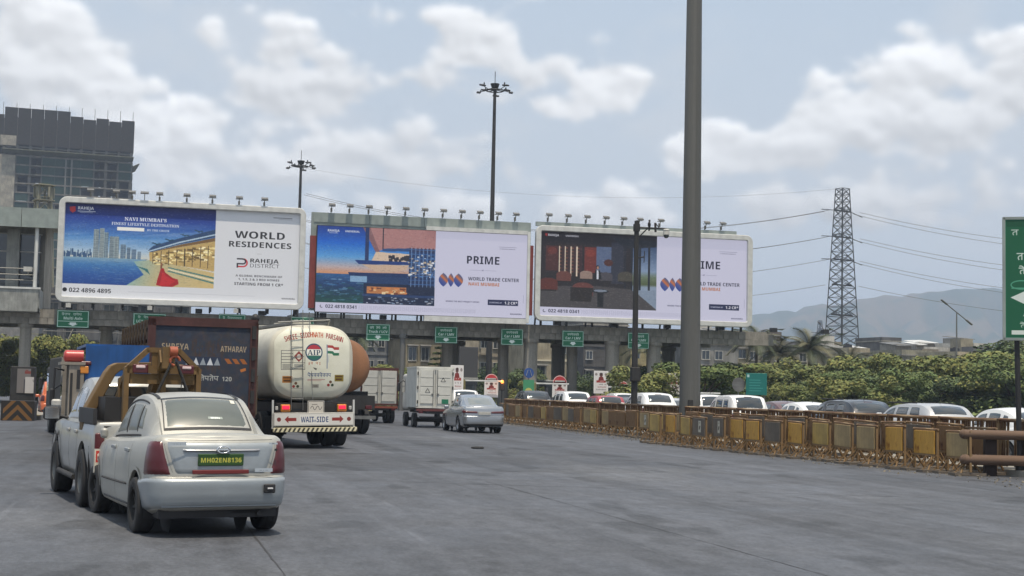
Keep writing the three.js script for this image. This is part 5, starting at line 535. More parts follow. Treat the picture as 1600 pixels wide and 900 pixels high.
{ // tarpaulin truck
  const t = thing('tarpaulin_truck', 'dark grey tarpaulin covered truck left of the blue truck', 'truck', [-2.15, 0, -45], 8 * D2R), tp = mat(lin(.07, .066, .062), .85, 0, { map: grime });
  part(t, 'cover', [rbox(2.0, 1.7, 5, .06, .35, 1.58, -2.5)], tp); part(t, 'rear_panel', [box(1.9, 1.5, .06, .35, 1.6, .03)], tp); part(t, 'crate', [box(.7, .7, .06, -.2, 1.15, .07)], mat(lin(.14, .1, .07), .8, 0, { map: rustTex })); for (let i = 0; i < 4; i++) part(t, 'crate_slat', box(.7, .05, .05, -.2, .86 + i * .19, .11), mat(lin(.2, .15, .1), .8)); part(t, 'post', [box(.1, 1.7, .1, -.62, 1.55, .04)], MT.conc); part(t, 'chassis', [box(.9, .3, 6, .35, .65, -3), box(1.9, .12, .1, .35, .6, .02)], MT.black); for (const s of [-1, 1]) part(t, 'tail_light', rbox(.16, .1, .05, .02, .35 + s * .8, .74, .06), MT.tailRed);
  for (const z of [-1, -5]) for (const s of [-1, 1]) addWheel(t, .35 + s * .85, .42, z, .42, .24, MT.steel, .56); const c = lorryCab(t, 1.9, 2.2, -5.2, MT.dark); c.position.x = .35;
}
// ------------------------------------------------------------------ barricades along the road
{
  const yel = mat(lin(.74, .47, .09), .6, .05, { map: rustTex }), yel2 = mat(lin(.66, .46, .14), .65, .05, { map: grime }), tan = mat(lin(.54, .40, .2), .7, .05, { map: grime }), brn = mat(lin(.27, .175, .09), .8, .05, { map: rustTex }), gry = mat(lin(.22, .185, .15), .8, .05, { map: grime }), frm = mat(lin(.32, .235, .135), .8, .1, { map: rustTex }), tube = mat(lin(.42, .34, .24), .75, .1, { map: rustTex });
  const notice = PR(print(128, 256, (x, w, h) => { rect(x, '#b9b4a4', 0, 0, w, h); x.strokeStyle = '#6b6458'; x.lineWidth = 8; x.strokeRect(6, 6, w - 12, h - 12); x.fillStyle = '#5a5248'; x.beginPath(); x.ellipse(64, 150, 26, 52, .4, 0, 7); x.fill(); rect(x, '#77705f', 28, 40, 72, 14); rect(x, '#8a8270', 28, 64, 50, 10); }), .8);
  const R = rng(44), GRP = 'steel barricades lined up along the road', N = { yel: 'ochre yellow', yel2: 'faded yellow', tan: 'dusty tan', brn: 'rusty brown', gry: 'dull grey brown' }, Ms = { yel, yel2, tan, brn, gry }, L = 1.5;
  const geo = {}; const G = (k, f) => (geo[k] ??= merge([f()]));
  const barricade = (x, z, turn, kind, h, lean, note, pw = 1.02) => {
    const t = thing('barricade', `${N[kind]} sheet panel barricade ${note ? 'with a pasted notice ' : ''}${z < -53 ? 'in the older row by the plaza' : z < -46 ? 'among crooked ones by the mast' : 'in the straight near row'}`, 'barricade', [x, 0, z], turn, GRP); t.rotation.order = 'YXZ'; t.rotation.z = lean;
    // local: length along x, faces +z (the road)
    for (const s of [-1, 1]) { part(t, 'post', G('post' + s, () => [box(.045, 1.06, .05, s * .585, .62, 0)]), frm); part(t, 'leg', G('leg' + s, () => [bar([s * .56, .46, .02], [s * .56 - .14, .06, .3], .035, .035), bar([s * .56, .46, -.02], [s * .56 - .1, .06, -.3], .035, .035), bar([s * .4, .46, .03], [s * .54, .06, .2], .03, .03)]), frm); part(t, 'foot', G('foot' + s, () => [box(.34, .07, .74, s * .42, .035, 0)]), gry); }
    part(t, 'top_rail', G('top', () => [rod([-.62, 1.14, 0], [.62, 1.14, 0], .03, 8)]), tube); part(t, 'lower_rail', G('low', () => [box(1.2, .05, .05, 0, .45, .03)]), frm);
    const p = part(t, 'panel', G('panel' + pw, () => [rbox(pw, .62, .03, .01, 0, .79, .035)]), Ms[kind]); part(t, 'side_plate', G('side', () => [box(.08, .64, .02, .54, .79, .0)]), brn); if (note) part(p, 'notice', G('note', () => [quad(.26, .44, .12, .8, .053)]), notice);
    t.scale.y = h * .87; return t;
  };
  const row = ['tan', 'yel', 'yel', 'tan', 'tan', 'yel2', 'yel', 'gry', 'yel', 'yel', 'gry', 'gry', 'yel2', 'yel', 'yel2'];
  let z = -29.3; for (let i = 0; i < row.length; i++, z -= L * .82 + .0) { const x = 17.55 - (z + 29.3) / -16.2 * 1.05; barricade(x + (R() - .5) * .12, z, -Math.PI / 2 - .065 + (R() - .5) * .12, row[i], 1 + (R() - .5) * .06, (R() - .5) * .05, row[i] === 'gry' && i > 9, 1.12 - Math.floor(R() * 3) * .04); }
  for (let q = -29.6; q > -46.5; q -= 1.26) barricade(18.35 - (q + 29.3) / -16.2 * .75 + (R() - .5) * .1, q, -Math.PI / 2 + (R() - .5) * .1, R() < .7 ? 'brn' : 'gry', 1.04 + R() * .08, (R() - .5) * .06, false, 1.12).userData.label = 'old brown barricade standing in the second row behind the yellow ones';
  for (const [x, zz, k, ln, nt] of [[17.5, -47.4, 'tan', .12, true], [17.75, -48.7, 'brn', .03, true], [17.8, -50.0, 'yel2', -.02, false], [17.85, -51.6, 'tan', .02, true]]) barricade(x, zz, -Math.PI / 2 + (R() - .5) * .16, k, 1, ln * .5, nt);
  for (let zz0 = -53.3; zz0 > -76; zz0 -= 1.2) { const k = ['brn', 'tan', 'brn', 'gry', 'brn', 'yel2'][Math.floor(R() * 6)]; barricade(17.9 + (R() - .5) * .16, zz0, -Math.PI / 2 + (R() - .5) * .2, k, 1 + (R() - .5) * .06, (R() - .5) * .05, false); }
  // railing on the median behind them
  const rail = (zz, ln) => { const gs = []; for (let i = 0; i < 26; i++) { if (R() < .12) continue; gs.push(rod([19.2 + (R() - .5) * .05, .16, zz - i * .1], [19.2 + (R() - .5) * .06, 1.2, zz - i * .1 + (R() - .5) * .05], .028 + .018 * R(), 5)); } const t = thing('median_railing', 'rusty brown bar railing section on the median behind the barricades', 'railing', [0, 0, 0], 0, 'railing sections along the median'); part(t, 'top_rail', [rod([19.2, 1.22, zz], [19.2, 1.22 + ln, zz - 2.6], .045, 8)], tube); part(t, 'middle_rail', [rod([19.2, .92, zz], [19.2, .92, zz - 2.6], .028, 6)], tube); part(t, 'bottom_rail', [rod([19.2, .3, zz], [19.2, .3, zz - 2.6], .03, 6)], frm); const b = part(t, 'bars', gs, frm); b.userData.kind = 'stuff'; part(t, 'post', box(.09, 1.12, .09, 19.2, .7, zz), frm); };
  for (let q = -27.6; q > -78; q -= 2.62) rail(q, (R() - .5) * .03);
  // heavy pipe guard at the near end of the row
  const gdr = thing('pipe_guard_rail', 'thick brown pipe guard rail at the end of the yellow barricade row', 'guard rail', [18.35, 0, -28.6], -13.7 * D2R), pm = mat(lin(.21, .135, .095), .85, 0, { map: grime });
  part(gdr, 'pipe', [rod([-.95, .92, 0], [3, .9, 0], .105, 16), sph(.105, -.95, .92, 0)], pm); part(gdr, 'pipe', [rod([-.93, .36, 0], [3, .34, 0], .115, 16), sph(.115, -.93, .36, 0)], pm); for (const x of [-.3, .55, 1.8]) part(gdr, 'post', [box(.26, 1.0, .16, x, .5, -.2)], mat(lin(.07, .05, .045), .9, 0, { map: grime }));
}
// ------------------------------------------------------------------ poles, masts, cameras
{
  const t = thing('lamp_mast', 'tall thick grey tapered lamp mast rising from the median', 'mast', [19.45, .1, -51.2]);
  part(t, 'shaft', [cyl(.20, .40, 32, 0, 16, 0, 12), cyl(.305, .312, .05, 0, 11.2, 0, 12)], mat(lin(.19, .195, .19), .6, .25, { map: grime })); part(t, 'base_flange', [cyl(.6, .6, .08, 0, .04, 0, 20), ...Array.from({ length: 8 }, (_, i) => cyl(.04, .04, .16, Math.cos(i * .785) * .5, .1, Math.sin(i * .785) * .5, 8))], MT.dark); part(t, 'door', rbox(.2, .6, .1, .03, -.1, 1.1, .36), MT.dark); part(t, 'cap', sph(.2, 0, 32, 0, 1, .5, 1), MT.dark); part(t, 'cable', rod([.36, 1.2, .12], [.33, 4, .12], .03), MT.black);
}
{
  const t = thing('camera_pole', 'dark surveillance pole with a side arm and white dome camera before the lounge billboard', 'camera pole', [19.75, .1, -58.6]);
  part(t, 'shaft', [cyl(.10, .15, 9, 0, 4.5, 0, 12), cyl(.15, .15, .3, 0, 8.7, 0, 12)], MT.dark); part(t, 'arm', [rod([0, 8.7, 0], [1.35, 8.72, 0], .04), rod([0, 8.2, 0], [.5, 8.7, 0], .03), rod([.86, 8.55, 0], [.84, 8.95, 0], .05), rod([.84, 8.95, 0], [1.0, 8.72, .1], .02)], MT.dark);
  part(t, 'bracket', [rod([.06, 7.4, 0], [.33, 7.45, .1], .03), rod([.32, 7.2, .1], [.34, 7.7, .1], .02)], MT.dark); const d = part(t, 'dome_camera', [cyl(.13, .15, .2, 1.33, 8.55, .05, 16), sph(.15, 1.33, 8.64, .05, 1, .5, 1)], MT.whiteP); part(d, 'dome', sph(.125, 1.33, 8.42, .05), MT.glass); part(t, 'signal_box', rbox(.4, .6, .3, .04, 0, 2.4, .1), MT.dark);
  const b = thing('bird', 'black bird perched on the camera pole arm', 'bird', [20.32, 8.83, -58.6]); part(b, 'body', [put(sph(.07, 0, .13, 0, 1, 1.9, 1), 0, 0, 0, .25, 0, .1), sph(.05, .015, .30, -.02), put(norm(new THREE.ConeGeometry(.018, .07, 6)), .05, .31, -.06, -1.5, .6, 0), put(box(.07, .22, .02), -.02, -.04, .06, .3, 0, 0), rod([.02, .05, 0], [.02, -.01, 0], .008), rod([-.03, .05, 0], [-.03, -.01, 0], .008)], mat(lin(.012, .012, .014), .6));
}
function highMast(label, x, z, h, r) {
  const t = thing('high_mast_light', label, 'mast', [x, 0, z]); part(t, 'shaft', cyl(.16, .36, h, 0, h / 2, 0, 10), MT.dark); part(t, 'lightning_rod', rod([0, h, 0], [0, h + 1.6, 0], .04), MT.dark); part(t, 'ring', [put(norm(new THREE.TorusGeometry(r * .55, .06, 6, 24)), 0, h - .5, 0, Math.PI / 2), cyl(.5, .35, .45, 0, h, 0, 14), ...Array.from({ length: 6 }, (_, i) => rod([0, h - .45, 0], [Math.cos(i * 1.047) * r * .6, h - .5, Math.sin(i * 1.047) * r * .6], .05))], MT.dark);
  for (let i = 0; i < 8; i++) { const a = i * .785 + .3, f = part(t, 'floodlight', put(merge([rbox(.7, .16, .42, .04, 0, 0, 0), box(.1, .3, .1, 0, .14, -.2)]), Math.cos(a) * r, h - .5 + (i % 2 ? .32 : -.22), Math.sin(a) * r, .35, -a + Math.PI / 2, 0), MT.dark); part(t, 'arm', rod([Math.cos(a) * r * .5, h - .5, Math.sin(a) * r * .5], [Math.cos(a) * r, h - .5 + (i % 2 ? .3 : -.2), Math.sin(a) * r], .04), MT.dark); }
}
highMast('tall high mast light rising behind the blue dusk terrace billboard', 34.2, -150, 34.6, 1.75); highMast('high mast light rising behind the woman in red billboard', 17.0, -187, 30.8, 1.7);
function streetLamp(label, x, z, h, dx) { const t = thing('street_lamp', label, 'street lamp', [x, 0, z]); part(t, 'pole', cyl(.07, .13, h, 0, h / 2, 0, 8), MT.galv); part(t, 'arm', [rod([-dx, h + 1.1, 0], [dx, h - 1.0, 0], .06)], MT.galv); for (const s of [-1, 1]) part(t, 'lamp_head', rbox(.9, .14, .3, .05, s * dx, h + .05 - s * 1.05, 0, 0, 0, -.62), MT.galv); }
streetLamp('tilted double arm street lamp standing by the bushes', 83.8, -140, 11.2, 1.5); streetLamp('small double arm street lamp close to the power pylon', 124, -255, 15, .8);
// ------------------------------------------------------------------ right-hand direction sign, teal sign
{
  const f = PR(print(512, 720, (x, w, h) => { rect(x, '#0d5a3c', 0, 0, w, h); rect(x, '#0a4d33', 0, 0, w, 40); const c = '#c8d6cc'; dev(x, 30, 60, 440, 40, 10, c, 31); dev(x, 150, 136, 220, 44, 5, c, 32); dev(x, 62, 206, 380, 50, 9, c, 33); dev(x, 74, 296, 340, 46, 8, c, 34); x.strokeStyle = '#4f9a7c'; x.lineWidth = 7; x.beginPath(); x.ellipse(90, 400, 62, 26, 0, 0, 7); x.moveTo(30, 420); x.lineTo(160, 420); x.stroke(); poly(x, '#d4ddd6', [[24, 478], [112, 438], [112, 462], [440, 462], [440, 494], [112, 494], [112, 520]]); dev(x, 120, 534, 280, 40, 7, c, 35); dev(x, 100, 590, 320, 40, 8, c, 36); dev(x, 80, 638, 330, 30, 9, c, 37); rect(x, '#d0dad2', 30, 680, 440, 26); }), .5);
  const t = thing('direction_sign', 'tall green direction sign with white arrow on a thin leaning post', 'sign', [18.95, 0, -28.45], -.5); t.rotation.order = 'YXZ';
  part(t, 'panel', rbox(1.9, 2.72, .1, .03, .32, 4.42, 0), MT.green); part(t, 'printed_face', quad(1.8, 2.62, .32, 4.42, .053), f); part(t, 'border', [box(1.94, .06, .13, .32, 5.78, 0), box(.06, 2.76, .13, -.63, 4.42, 0), box(.06, 2.76, .13, 1.27, 4.42, 0), box(1.94, .06, .13, .32, 3.06, 0)], MT.cladG); part(t, 'post', [rod([-.36, 3.4, -.09], [-.3, .2, -.09], .06, 10), cyl(.1, .1, .4, -.3, .2, -.09, 10)], MT.black); part(t, 'post', [rod([1.0, 3.4, -.09], [1.06, 0, -.09], .06, 10)], MT.black);
}
{
  const t = thing('teal_sign', 'small teal information sign standing before the bushes', 'sign', [34.6, 0, -80], -.2); part(t, 'panel', rbox(1.26, 1.3, .05, .02, 0, 2.4, 0), mat(lin(.005, .17, .14), .5)); part(t, 'printed_face', quad(1.22, 1.26, 0, 2.4, .027), PR(print(200, 206, (x, w, h) => { rect(x, '#0c6a62', 0, 0, w, h); rect(x, '#a8c8c2', 8, 10, 22, 26); for (let i = 0; i < 5; i++) rect(x, '#3f918a', 30, 60 + i * 26, 90 + hash2(i, 4) * 50, 6); }))); part(t, 'post', [rod([-.5, 0, -.05], [-.5, 2, -.05], .04), rod([.5, 0, -.05], [.5, 2, -.05], .04)], MT.galv);
  const m = thing('round_sign', 'round grey sign back beside the teal sign', 'sign', [33.6, 0, -80.3]); part(m, 'disc', cyl(.42, .42, .04, 0, 2.35, 0, 24, Math.PI / 2), MT.galv); part(m, 'post', rod([0, 0, -.06], [0, 2.5, -.06], .04), MT.galv);
}
// ------------------------------------------------------------------ toll lanes: islands, booths, booms, posters, signs
{
  const kerb = PR(print(64, 64, (x) => { rect(x, '#b8a032', 0, 0, 64, 64); rect(x, '#26241f', 0, 0, 32, 64); })); kerb.map.wrapS = kerb.map.wrapT = THREE.RepeatWrapping;
  for (const [i, x] of [-5.6, 2.2, 8, 13.3, 20.3, 25.6, 30.9, 35.9, 41].entries()) { const big = i === 0, z0 = big ? -65.5 : -95, z1 = -122; const t = thing('toll_island', big ? 'long raised toll island behind the chevron block' : 'raised kerbed toll island carrying a toll booth', 'kerb island', [x, 0, 0], 0, 'toll islands under the gantry'); part(t, 'kerb', box(1.5, .22, z0 - z1, 0, .11, (z0 + z1) / 2), MT.conc); part(t, 'nose', cyl(.75, .75, .22, 0, .11, z0, 16), kerb); }
  for (const [x, z] of [[2.2, -110], [8, -109], [13.3, -110], [20.6, -108], [23.1, -109.5], [30.9, -113], [35.9, -113]]) { const t = thing('toll_booth', `dark glazed toll booth ${x === 23.1 ? 'with a tall dark screen above it' : 'on its island under the gantry'}`, 'booth', [x, .22, z], 0, 'toll booths under the gantry'); part(t, 'wall', [rbox(1.3, 2.3, 2.4, .05, 0, 1.15, 0)], mat(lin(.045, .045, .048), .6)); part(t, 'window', [box(1.0, .8, .04, 0, 1.5, 1.2)], MT.glass); part(t, 'window', [box(.04, .8, 1.6, -.66, 1.5, 0)], MT.glass); part(t, 'roof', rbox(1.5, .14, 2.7, .04, 0, 2.36, 0), MT.clad); if (x === 23.1) { part(t, 'screen', rbox(1.5, 3.0, .25, .03, 0, 3.3, 1.0), mat(lin(.05, .05, .052), .6)); } }
  const poster = (seed) => PR(print(200, 400, (x, w, h) => { const R = rng(seed); rect(x, '#d8d4d2', 0, 0, w, h); x.fillStyle = '#5a3a34'; x.beginPath(); x.ellipse(100, 70, 24, 32, 0, 0, 7); x.fill(); poly(x, '#7a2a26', [[60, 170], [70, 110], [100, 96], [130, 110], [142, 170]]); x.fillStyle = '#3a2622'; x.beginPath(); x.ellipse(100, 50, 25, 18, 0, 0, 7); x.fill(); for (const a of [30, 168]) { x.fillStyle = '#8a807c'; x.beginPath(); x.ellipse(a, 60, 18, 24, 0, 0, 7); x.fill(); } rect(x, '#98322c', 34, 168, 132, 40); dev(x, 44, 178, 112, 18, 6, '#e8dcd4', seed); for (let i = 0; i < 3; i++) dev(x, 30, 236 + i * 46, 140, 22, 7, i === 1 ? '#8a2c2a' : '#4a4446', seed + i); x.strokeStyle = '#f0eeec'; x.lineWidth = 8; x.strokeRect(4, 4, w - 8, h - 8); }), .6);
  const pf = [poster(3), poster(7)];
  [[20.5, 1.35, -100, .95, 2.1, 'beside the small box truck'], [23.7, 1.2, -103, 1.05, 1.2, 'under a red half-round sign by the orange signal'], [28.9, 1.3, -103, 1.15, 1.05, 'under a red half-round sign by the green notice'], [31.15, 1.65, -100, 1.1, 1.65, 'standing free behind the red car'], [33.85, 1.4, -103, .75, .8, 'under a narrow red half-round sign'], [35.2, 1.7, -96, 1.1, 1.5, 'partly behind the thick lamp mast']].forEach(([x, y, z, w, h, where], i) => {
    const t = thing('poster_board', `white campaign poster board ${where}`, 'poster', [x, 0, z], 0, 'poster boards at the toll lanes'); part(t, 'board', box(w, h, .08, 0, y + h / 2, 0), MT.whiteP); part(t, 'printed_face', quad(w - .04, h - .04, 0, y + h / 2, .046), pf[i & 1]); part(t, 'post', [box(.07, y + .2, .07, -w * .35, y / 2 + .1, -.08)], MT.galv); part(t, 'post', [box(.07, y + .2, .07, w * .35, y / 2 + .1, -.08)], MT.galv);
    if (i === 1 || i === 2 || i === 4) { const s = thing('stop_sign', `red half-round sign with white band above the poster ${where.replace(/.* (by|under) (the )?/, 'by the ')}`.replace('by the a narrow', 'of the narrow'), 'sign', [x, y + h, z + .01], 0, 'red half-round signs at the toll lanes'), r = w * .44; part(s, 'disc', put(metric(new THREE.CylinderGeometry(r, r, .05, 24, 1, false, Math.PI / 2, Math.PI)), 0, .02, 0, Math.PI / 2, 0, 0).rotateZ(0), mat(lin(.42, .035, .04), .5)); part(s, 'base', box(r * 2, .12, .05, 0, .06, 0), mat(lin(.42, .035, .04), .5)); part(s, 'band', box(r * 1.5, .1, .02, 0, .16, .04), MT.whiteP); part(s, 'rim', put(norm(new THREE.TorusGeometry(r, .035, 6, 24, Math.PI)), 0, .02, 0), mat(lin(.6, .35, .34), .5)); }
  });
  [[21.6, 24.4, 2.4, -102.6, 'beside the small box truck'], [26.9, 29.5, 2.3, -102.6, 'beside the blue round sign'], [31.8, 34.15, 2.15, -102.6, 'by the narrow red sign'], [33.4, 35.2, 2.12, -99.4, 'close to the camera pole'], [34.3, 36.2, 1.82, -89.6, 'right of the thick lamp mast']].forEach(([x0, x1, y, z, where]) => { const t = thing('boom_barrier', `white toll boom arm ${where}`, 'boom barrier', [x0, 0, z], 0, 'boom barriers at the toll lanes'); part(t, 'arm', rbox(x1 - x0, .11, .07, .02, (x1 - x0) / 2, y, 0), MT.white); part(t, 'cabinet', rbox(.34, y + .1, .34, .04, -.1, y / 2, -.05), mat(lin(.3, .27, .1), .6, 0, { map: grime })); });
  { const t = thing('lane_guide_sign', 'round blue lane sign above a green notice at the toll lane', 'sign', [25.75, 0, -100]); part(t, 'post', rod([0, 0, -.06], [0, 3.3, -.06], .05), MT.galv); part(t, 'disc', cyl(.36, .36, .05, 0, 3.02, 0, 24, Math.PI / 2), mat(lin(.02, .07, .25), .5)); part(t, 'mark', [bar([-.2, 2.82, .035], [-.08, 3.22, .035], .08, .02), bar([.2, 2.82, .035], [.08, 3.22, .035], .08, .02)], MT.whiteP); part(t, 'notice', box(.8, 1.15, .05, 0, 1.95, 0), mat(lin(.05, .25, .12), .6)); part(t, 'notice_disc', cyl(.27, .27, .02, 0, 1.68, .03, 20, Math.PI / 2), mat(lin(.5, .45, .12), .6)); part(t, 'notice_line', box(.3, .04, .01, 0, 1.68, .045, 0, 0, .7), MT.dark); }
  { const t = thing('lane_signal', 'lane signal with a lit amber lamp beside the poster board', 'signal', [24.45, 0, -102.8]); part(t, 'post', rod([0, 0, 0], [0, 1.9, 0], .05), MT.black); part(t, 'housing', rbox(.34, .85, .2, .04, 0, 2.15, 0), MT.black); part(t, 'lamp', sph(.13, 0, 2.36, .1, 1, 1, .5), mat(lin(.8, .3, .05), .4, 0, { emissive: lin(1, .4, .08), emissiveIntensity: 1.2 })); const l = new THREE.PointLight(0xff9a3c, .6); l.position.set(0, 2.36, .4); l.castShadow = true; t.add(l); l.name = 'lamp_light'; }
  { const c = thing('chevron_block', 'black and yellow chevron crash block before the poster pillar', 'crash block', [-5.68, 0, -64.5], -.04); part(c, 'block', rbox(1.36, .84, .9, .05, 0, .42, 0), MT.black); part(c, 'printed_face', quad(1.34, .82, 0, .42, .453), PR(print(256, 160, (x, w, h) => { rect(x, '#1e1b17', 0, 0, w, h); for (let i = 0; i < 3; i++) poly(x, '#6e4c22', [[128, 30 + i * 84 - 84], [240, 150 + i * 84 - 84], [240, 190 + i * 84 - 84], [128, 70 + i * 84 - 84], [16, 190 + i * 84 - 84], [16, 150 + i * 84 - 84]]); }), .8));
    const p = thing('poster_pillar', 'dark square pillar plastered with faded posters behind the chevron block', 'pillar', [-5.7, .2, -66.1]); part(p, 'pillar', rbox(1.0, 2.1, .9, .04, 0, 1.05, 0), MT.dark); part(p, 'poster', box(.56, 1.05, .02, .06, 1.48, .465), PR(print(160, 300, (x, w, h) => { const R = rng(2); rect(x, '#6e6a68', 0, 0, w, h); for (let i = 0; i < 40; i++) rect(x, ['#8f8a88', '#3f3d44', '#a8a4a0', '#7a3a34', '#2a2a30'][i % 5], R() * w, R() * h, 14 + R() * 50, 10 + R() * 34); rect(x, '#8a3a30', 0, 0, w, 50); }), .8)); part(p, 'poster', box(.36, .7, .02, .3, 1.3, .482), PR(print(120, 220, (x, w, h) => { rect(x, '#b4b0ac', 0, 0, w, h); x.fillStyle = '#4a3c38'; x.beginPath(); x.ellipse(60, 70, 26, 34, 0, 0, 7); x.fill(); poly(x, '#77706c', [[20, 160], [40, 108], [80, 108], [104, 160]]); dev(x, 14, 174, 90, 22, 5, '#4a4446', 5); }), .8)); }
}
// ------------------------------------------------------------------ traffic
{
  const wht = paint(.72, .73, .73, { metalness: 0 }), gryP = paint(.34, .36, .385, { roughness: .26, metalness: .7 }), drk = paint(.022, .024, .03, { roughness: .3 }), redP = paint(.30, .03, .04, { metalness: 0 }), mar = paint(.11, .05, .05), slv = paint(.45, .46, .47), orP = paint(.55, .12, .03, { metalness: 0 });
  const c = trafficCar('clean silver grey sedan driving beside the small white box truck', SED, [12.42, 0, -57.4], 1 * D2R, gryP, { name: 'silver_sedan', group: 'cars driving towards the toll lanes', rearGlass: phys(lin(.16, .18, .18), { roughness: .1, clearcoat: 1 }) });
  const q = 'cars driving towards the toll lanes', r0 = 0;
  trafficCar('white hatchback ahead of the silver grey sedan', HAT, [14.9, 0, -72], 0, wht, { name: 'white_hatchback', group: q }); trafficCar('white sedan entering the toll lane by the orange signal', SED, [17.2, 0, -80.5], 0, wht, { name: 'white_sedan', group: q });
  trafficCar('black sport utility car at the far end of the brown barricades', SUV, [21.2, 0, -82], 0, drk, { name: 'black_suv' }); trafficCar('white people carrier behind the brown barricades next to the black car', SUV, [21.9, 0, -76.2], 0, wht, { name: 'white_suv' }); trafficCar('grey sedan with dark glass behind the white people carrier', SED, [24.6, 0, -77], 0, slv, { name: 'grey_sedan' });
  trafficCar('black sedan alongside the red hatchback', SED, [24.1, 0, -73], 0, drk, { name: 'black_sedan' }); trafficCar('red hatchback behind the brown barricades', { ...HAT, cabin: { ...HAT.cabin, roof: HAT.cabin.roof.map(([a, b]) => [a, b - (b - 1) * .22]) } }, [21.75, 0, -69.6], 0, redP, { name: 'red_hatchback' }); trafficCar('small white hatchback near the foot of the camera pole', HAT, [26.6, 0, -82], 0, wht, { name: 'white_hatchback' });
  trafficCar('white sport utility car with tall red lamps left of the lamp mast', SUV, [22.0, 0, -63.5], 0, wht, { name: 'white_suv', brake: 1 }); trafficCar('grey sedan close behind the thick lamp mast', SED, [24.6, 0, -67], 0, slv, { name: 'grey_sedan' }); trafficCar('white hatchback just right of the thick lamp mast', HAT, [23.3, 0, -60], 0, wht, { name: 'white_hatchback' });
  trafficCar('boxy white hatchback with tall red tail lamps before the teal sign', HAT, [21.2, 0, -51.2], 0, wht, { name: 'white_hatchback', brake: 1 }); trafficCar('maroon sedan next to the boxy white hatchback', SED, [24.3, 0, -53.8], 0, mar, { name: 'maroon_sedan' }); trafficCar('white sedan with a low roof between maroon sedan and black car', { ...SED, wr: .3 }, [22.9, 0, -48.6], 0, wht, { name: 'white_sedan' });
  trafficCar('black sport utility car behind the straight yellow barricade row', { ...SUV, cabin: { ...SUV.cabin, roof: SUV.cabin.roof.map(([a, b]) => [a, b - (b - 1.1) * .2]) } }, [22.3, 0, -44.2], 0, drk, { name: 'black_suv', rails: 1, brake: 1 }); trafficCar('silver sport utility car behind the straight yellow barricade row', { ...SUV, cabin: { ...SUV.cabin, roof: SUV.cabin.roof.map(([a, b]) => [a, b - (b - 1.1) * .3]) } }, [22.6, 0, -40], 0, slv, { name: 'silver_suv', rails: 1 }); trafficCar('white sedan behind the leaning direction sign post', SED, [21.9, 0, -34], 0, wht, { name: 'white_sedan' });
  trafficCar('small orange car beside the poster pillar', HAT, [-4.75, 0, -73.5], 6 * D2R, orP, { name: 'orange_car', group: q }); trafficCar('white car beyond the chevron block at the road edge', HAT, [-7.7, 0, -66], 8 * D2R, wht, { name: 'white_car', group: q });
}
{ const t = solo('road_debris', 'small dark scrap lying alone on the open asphalt', 'debris', [put(sph(.13, 0, .03, 0, 1.4, .3, 1, 9, 6), 0, 0, 0), put(sph(.08, .12, .03, .05, 1, .5, 1, 7, 5))], MT.dark, [8.96, 0, -40.6]); }
// ------------------------------------------------------------------ vegetation
const leafTones = [lin(.125, .15, .04), lin(.095, .13, .036), lin(.165, .18, .05), lin(.065, .095, .032)];
const leafM = leafTones.map((c) => mat(c, .8, 0, { side: THREE.DoubleSide, vertexColors: true }));
const barkM = mat(lin(.12, .09, .065), .95, 0, { map: grime });
function leafGeo(n, sampler, s0, s1, R, aspect = .55) {              // many small folded leaf clumps
  const P = new Float32Array(n * 18), N = new Float32Array(n * 18), C = new Float32Array(n * 18), a = V(0, 0, 0), b = V(0, 0, 0), nn = V(0, 0, 0);
  for (let i = 0; i < n; i++) { const [p, o] = sampler(R); const s = s0 + (s1 - s0) * R(); nn.set(o.x + (R() - .5) * 1.5, o.y + (R() - .2) * 1.2, o.z + (R() - .5) * 1.5).normalize(); a.set(R() - .5, R() - .5, R() - .5).cross(nn).normalize(); b.copy(nn).cross(a).multiplyScalar(s * aspect); a.multiplyScalar(s);
    const q = [[-1, 0], [0, -1], [1, 0], [0, 1]].map(([u, v]) => [p.x + a.x * u + b.x * v, p.y + a.y * u + b.y * v + (v ? 0 : -s * .18), p.z + a.z * u + b.z * v]); const t = .72 + .5 * R(), tw = .85 + .3 * R();
    [0, 1, 2, 0, 2, 3].forEach((k, j) => { const o3 = i * 18 + j * 3; P.set(q[k], o3); N.set([nn.x, nn.y, nn.z], o3); C.set([t * tw, t, t * (2 - tw) * .95], o3); }); }
  const g = new THREE.BufferGeometry(); g.setAttribute('position', new THREE.BufferAttribute(P, 3)); g.setAttribute('normal', new THREE.BufferAttribute(N, 3)); g.setAttribute('color', new THREE.BufferAttribute(C, 3)); return g;
}
function bushyCrown(seed, h, w, n, s0 = .06, s1 = .15) {             // lobes at branch ends, hollow between
  const R = rng(seed), lobes = []; for (let i = 0; i < 24; i++) { const a = R() * 6.28, r = Math.sqrt(R()) * w * .5, y = h * (.2 + .7 * R()) * (1 - .35 * r / w); lobes.push([Math.cos(a) * r, y, Math.sin(a) * r, (.10 + .10 * R()) * w, (.07 + .08 * R()) * h]); }
  return [leafGeo(n, (r) => { const l = lobes[Math.floor(r() * lobes.length)], u = V(r() * 2 - 1, r() * 2 - 1, r() * 2 - 1); while (u.lengthSq() > 1) u.set(r() * 2 - 1, r() * 2 - 1, r() * 2 - 1); const k = .45 + .6 * Math.sqrt(r()); u.normalize().multiplyScalar(k); return [V(l[0] + u.x * l[3], l[1] + u.y * l[4], l[2] + u.z * l[3]), u]; }, s0, s1, R), lobes];
}
function trunkGeo(h, lobes, r) { const gs = [rod([0, 0, 0], [.1, h * .35, .05], r, 7, r * .7)]; for (const l of lobes.slice(0, 7)) gs.push(rod([.1 * r, h * .3, .05], [l[0], l[1], l[2]], r * .5, 5, r * .15)); return gs; }
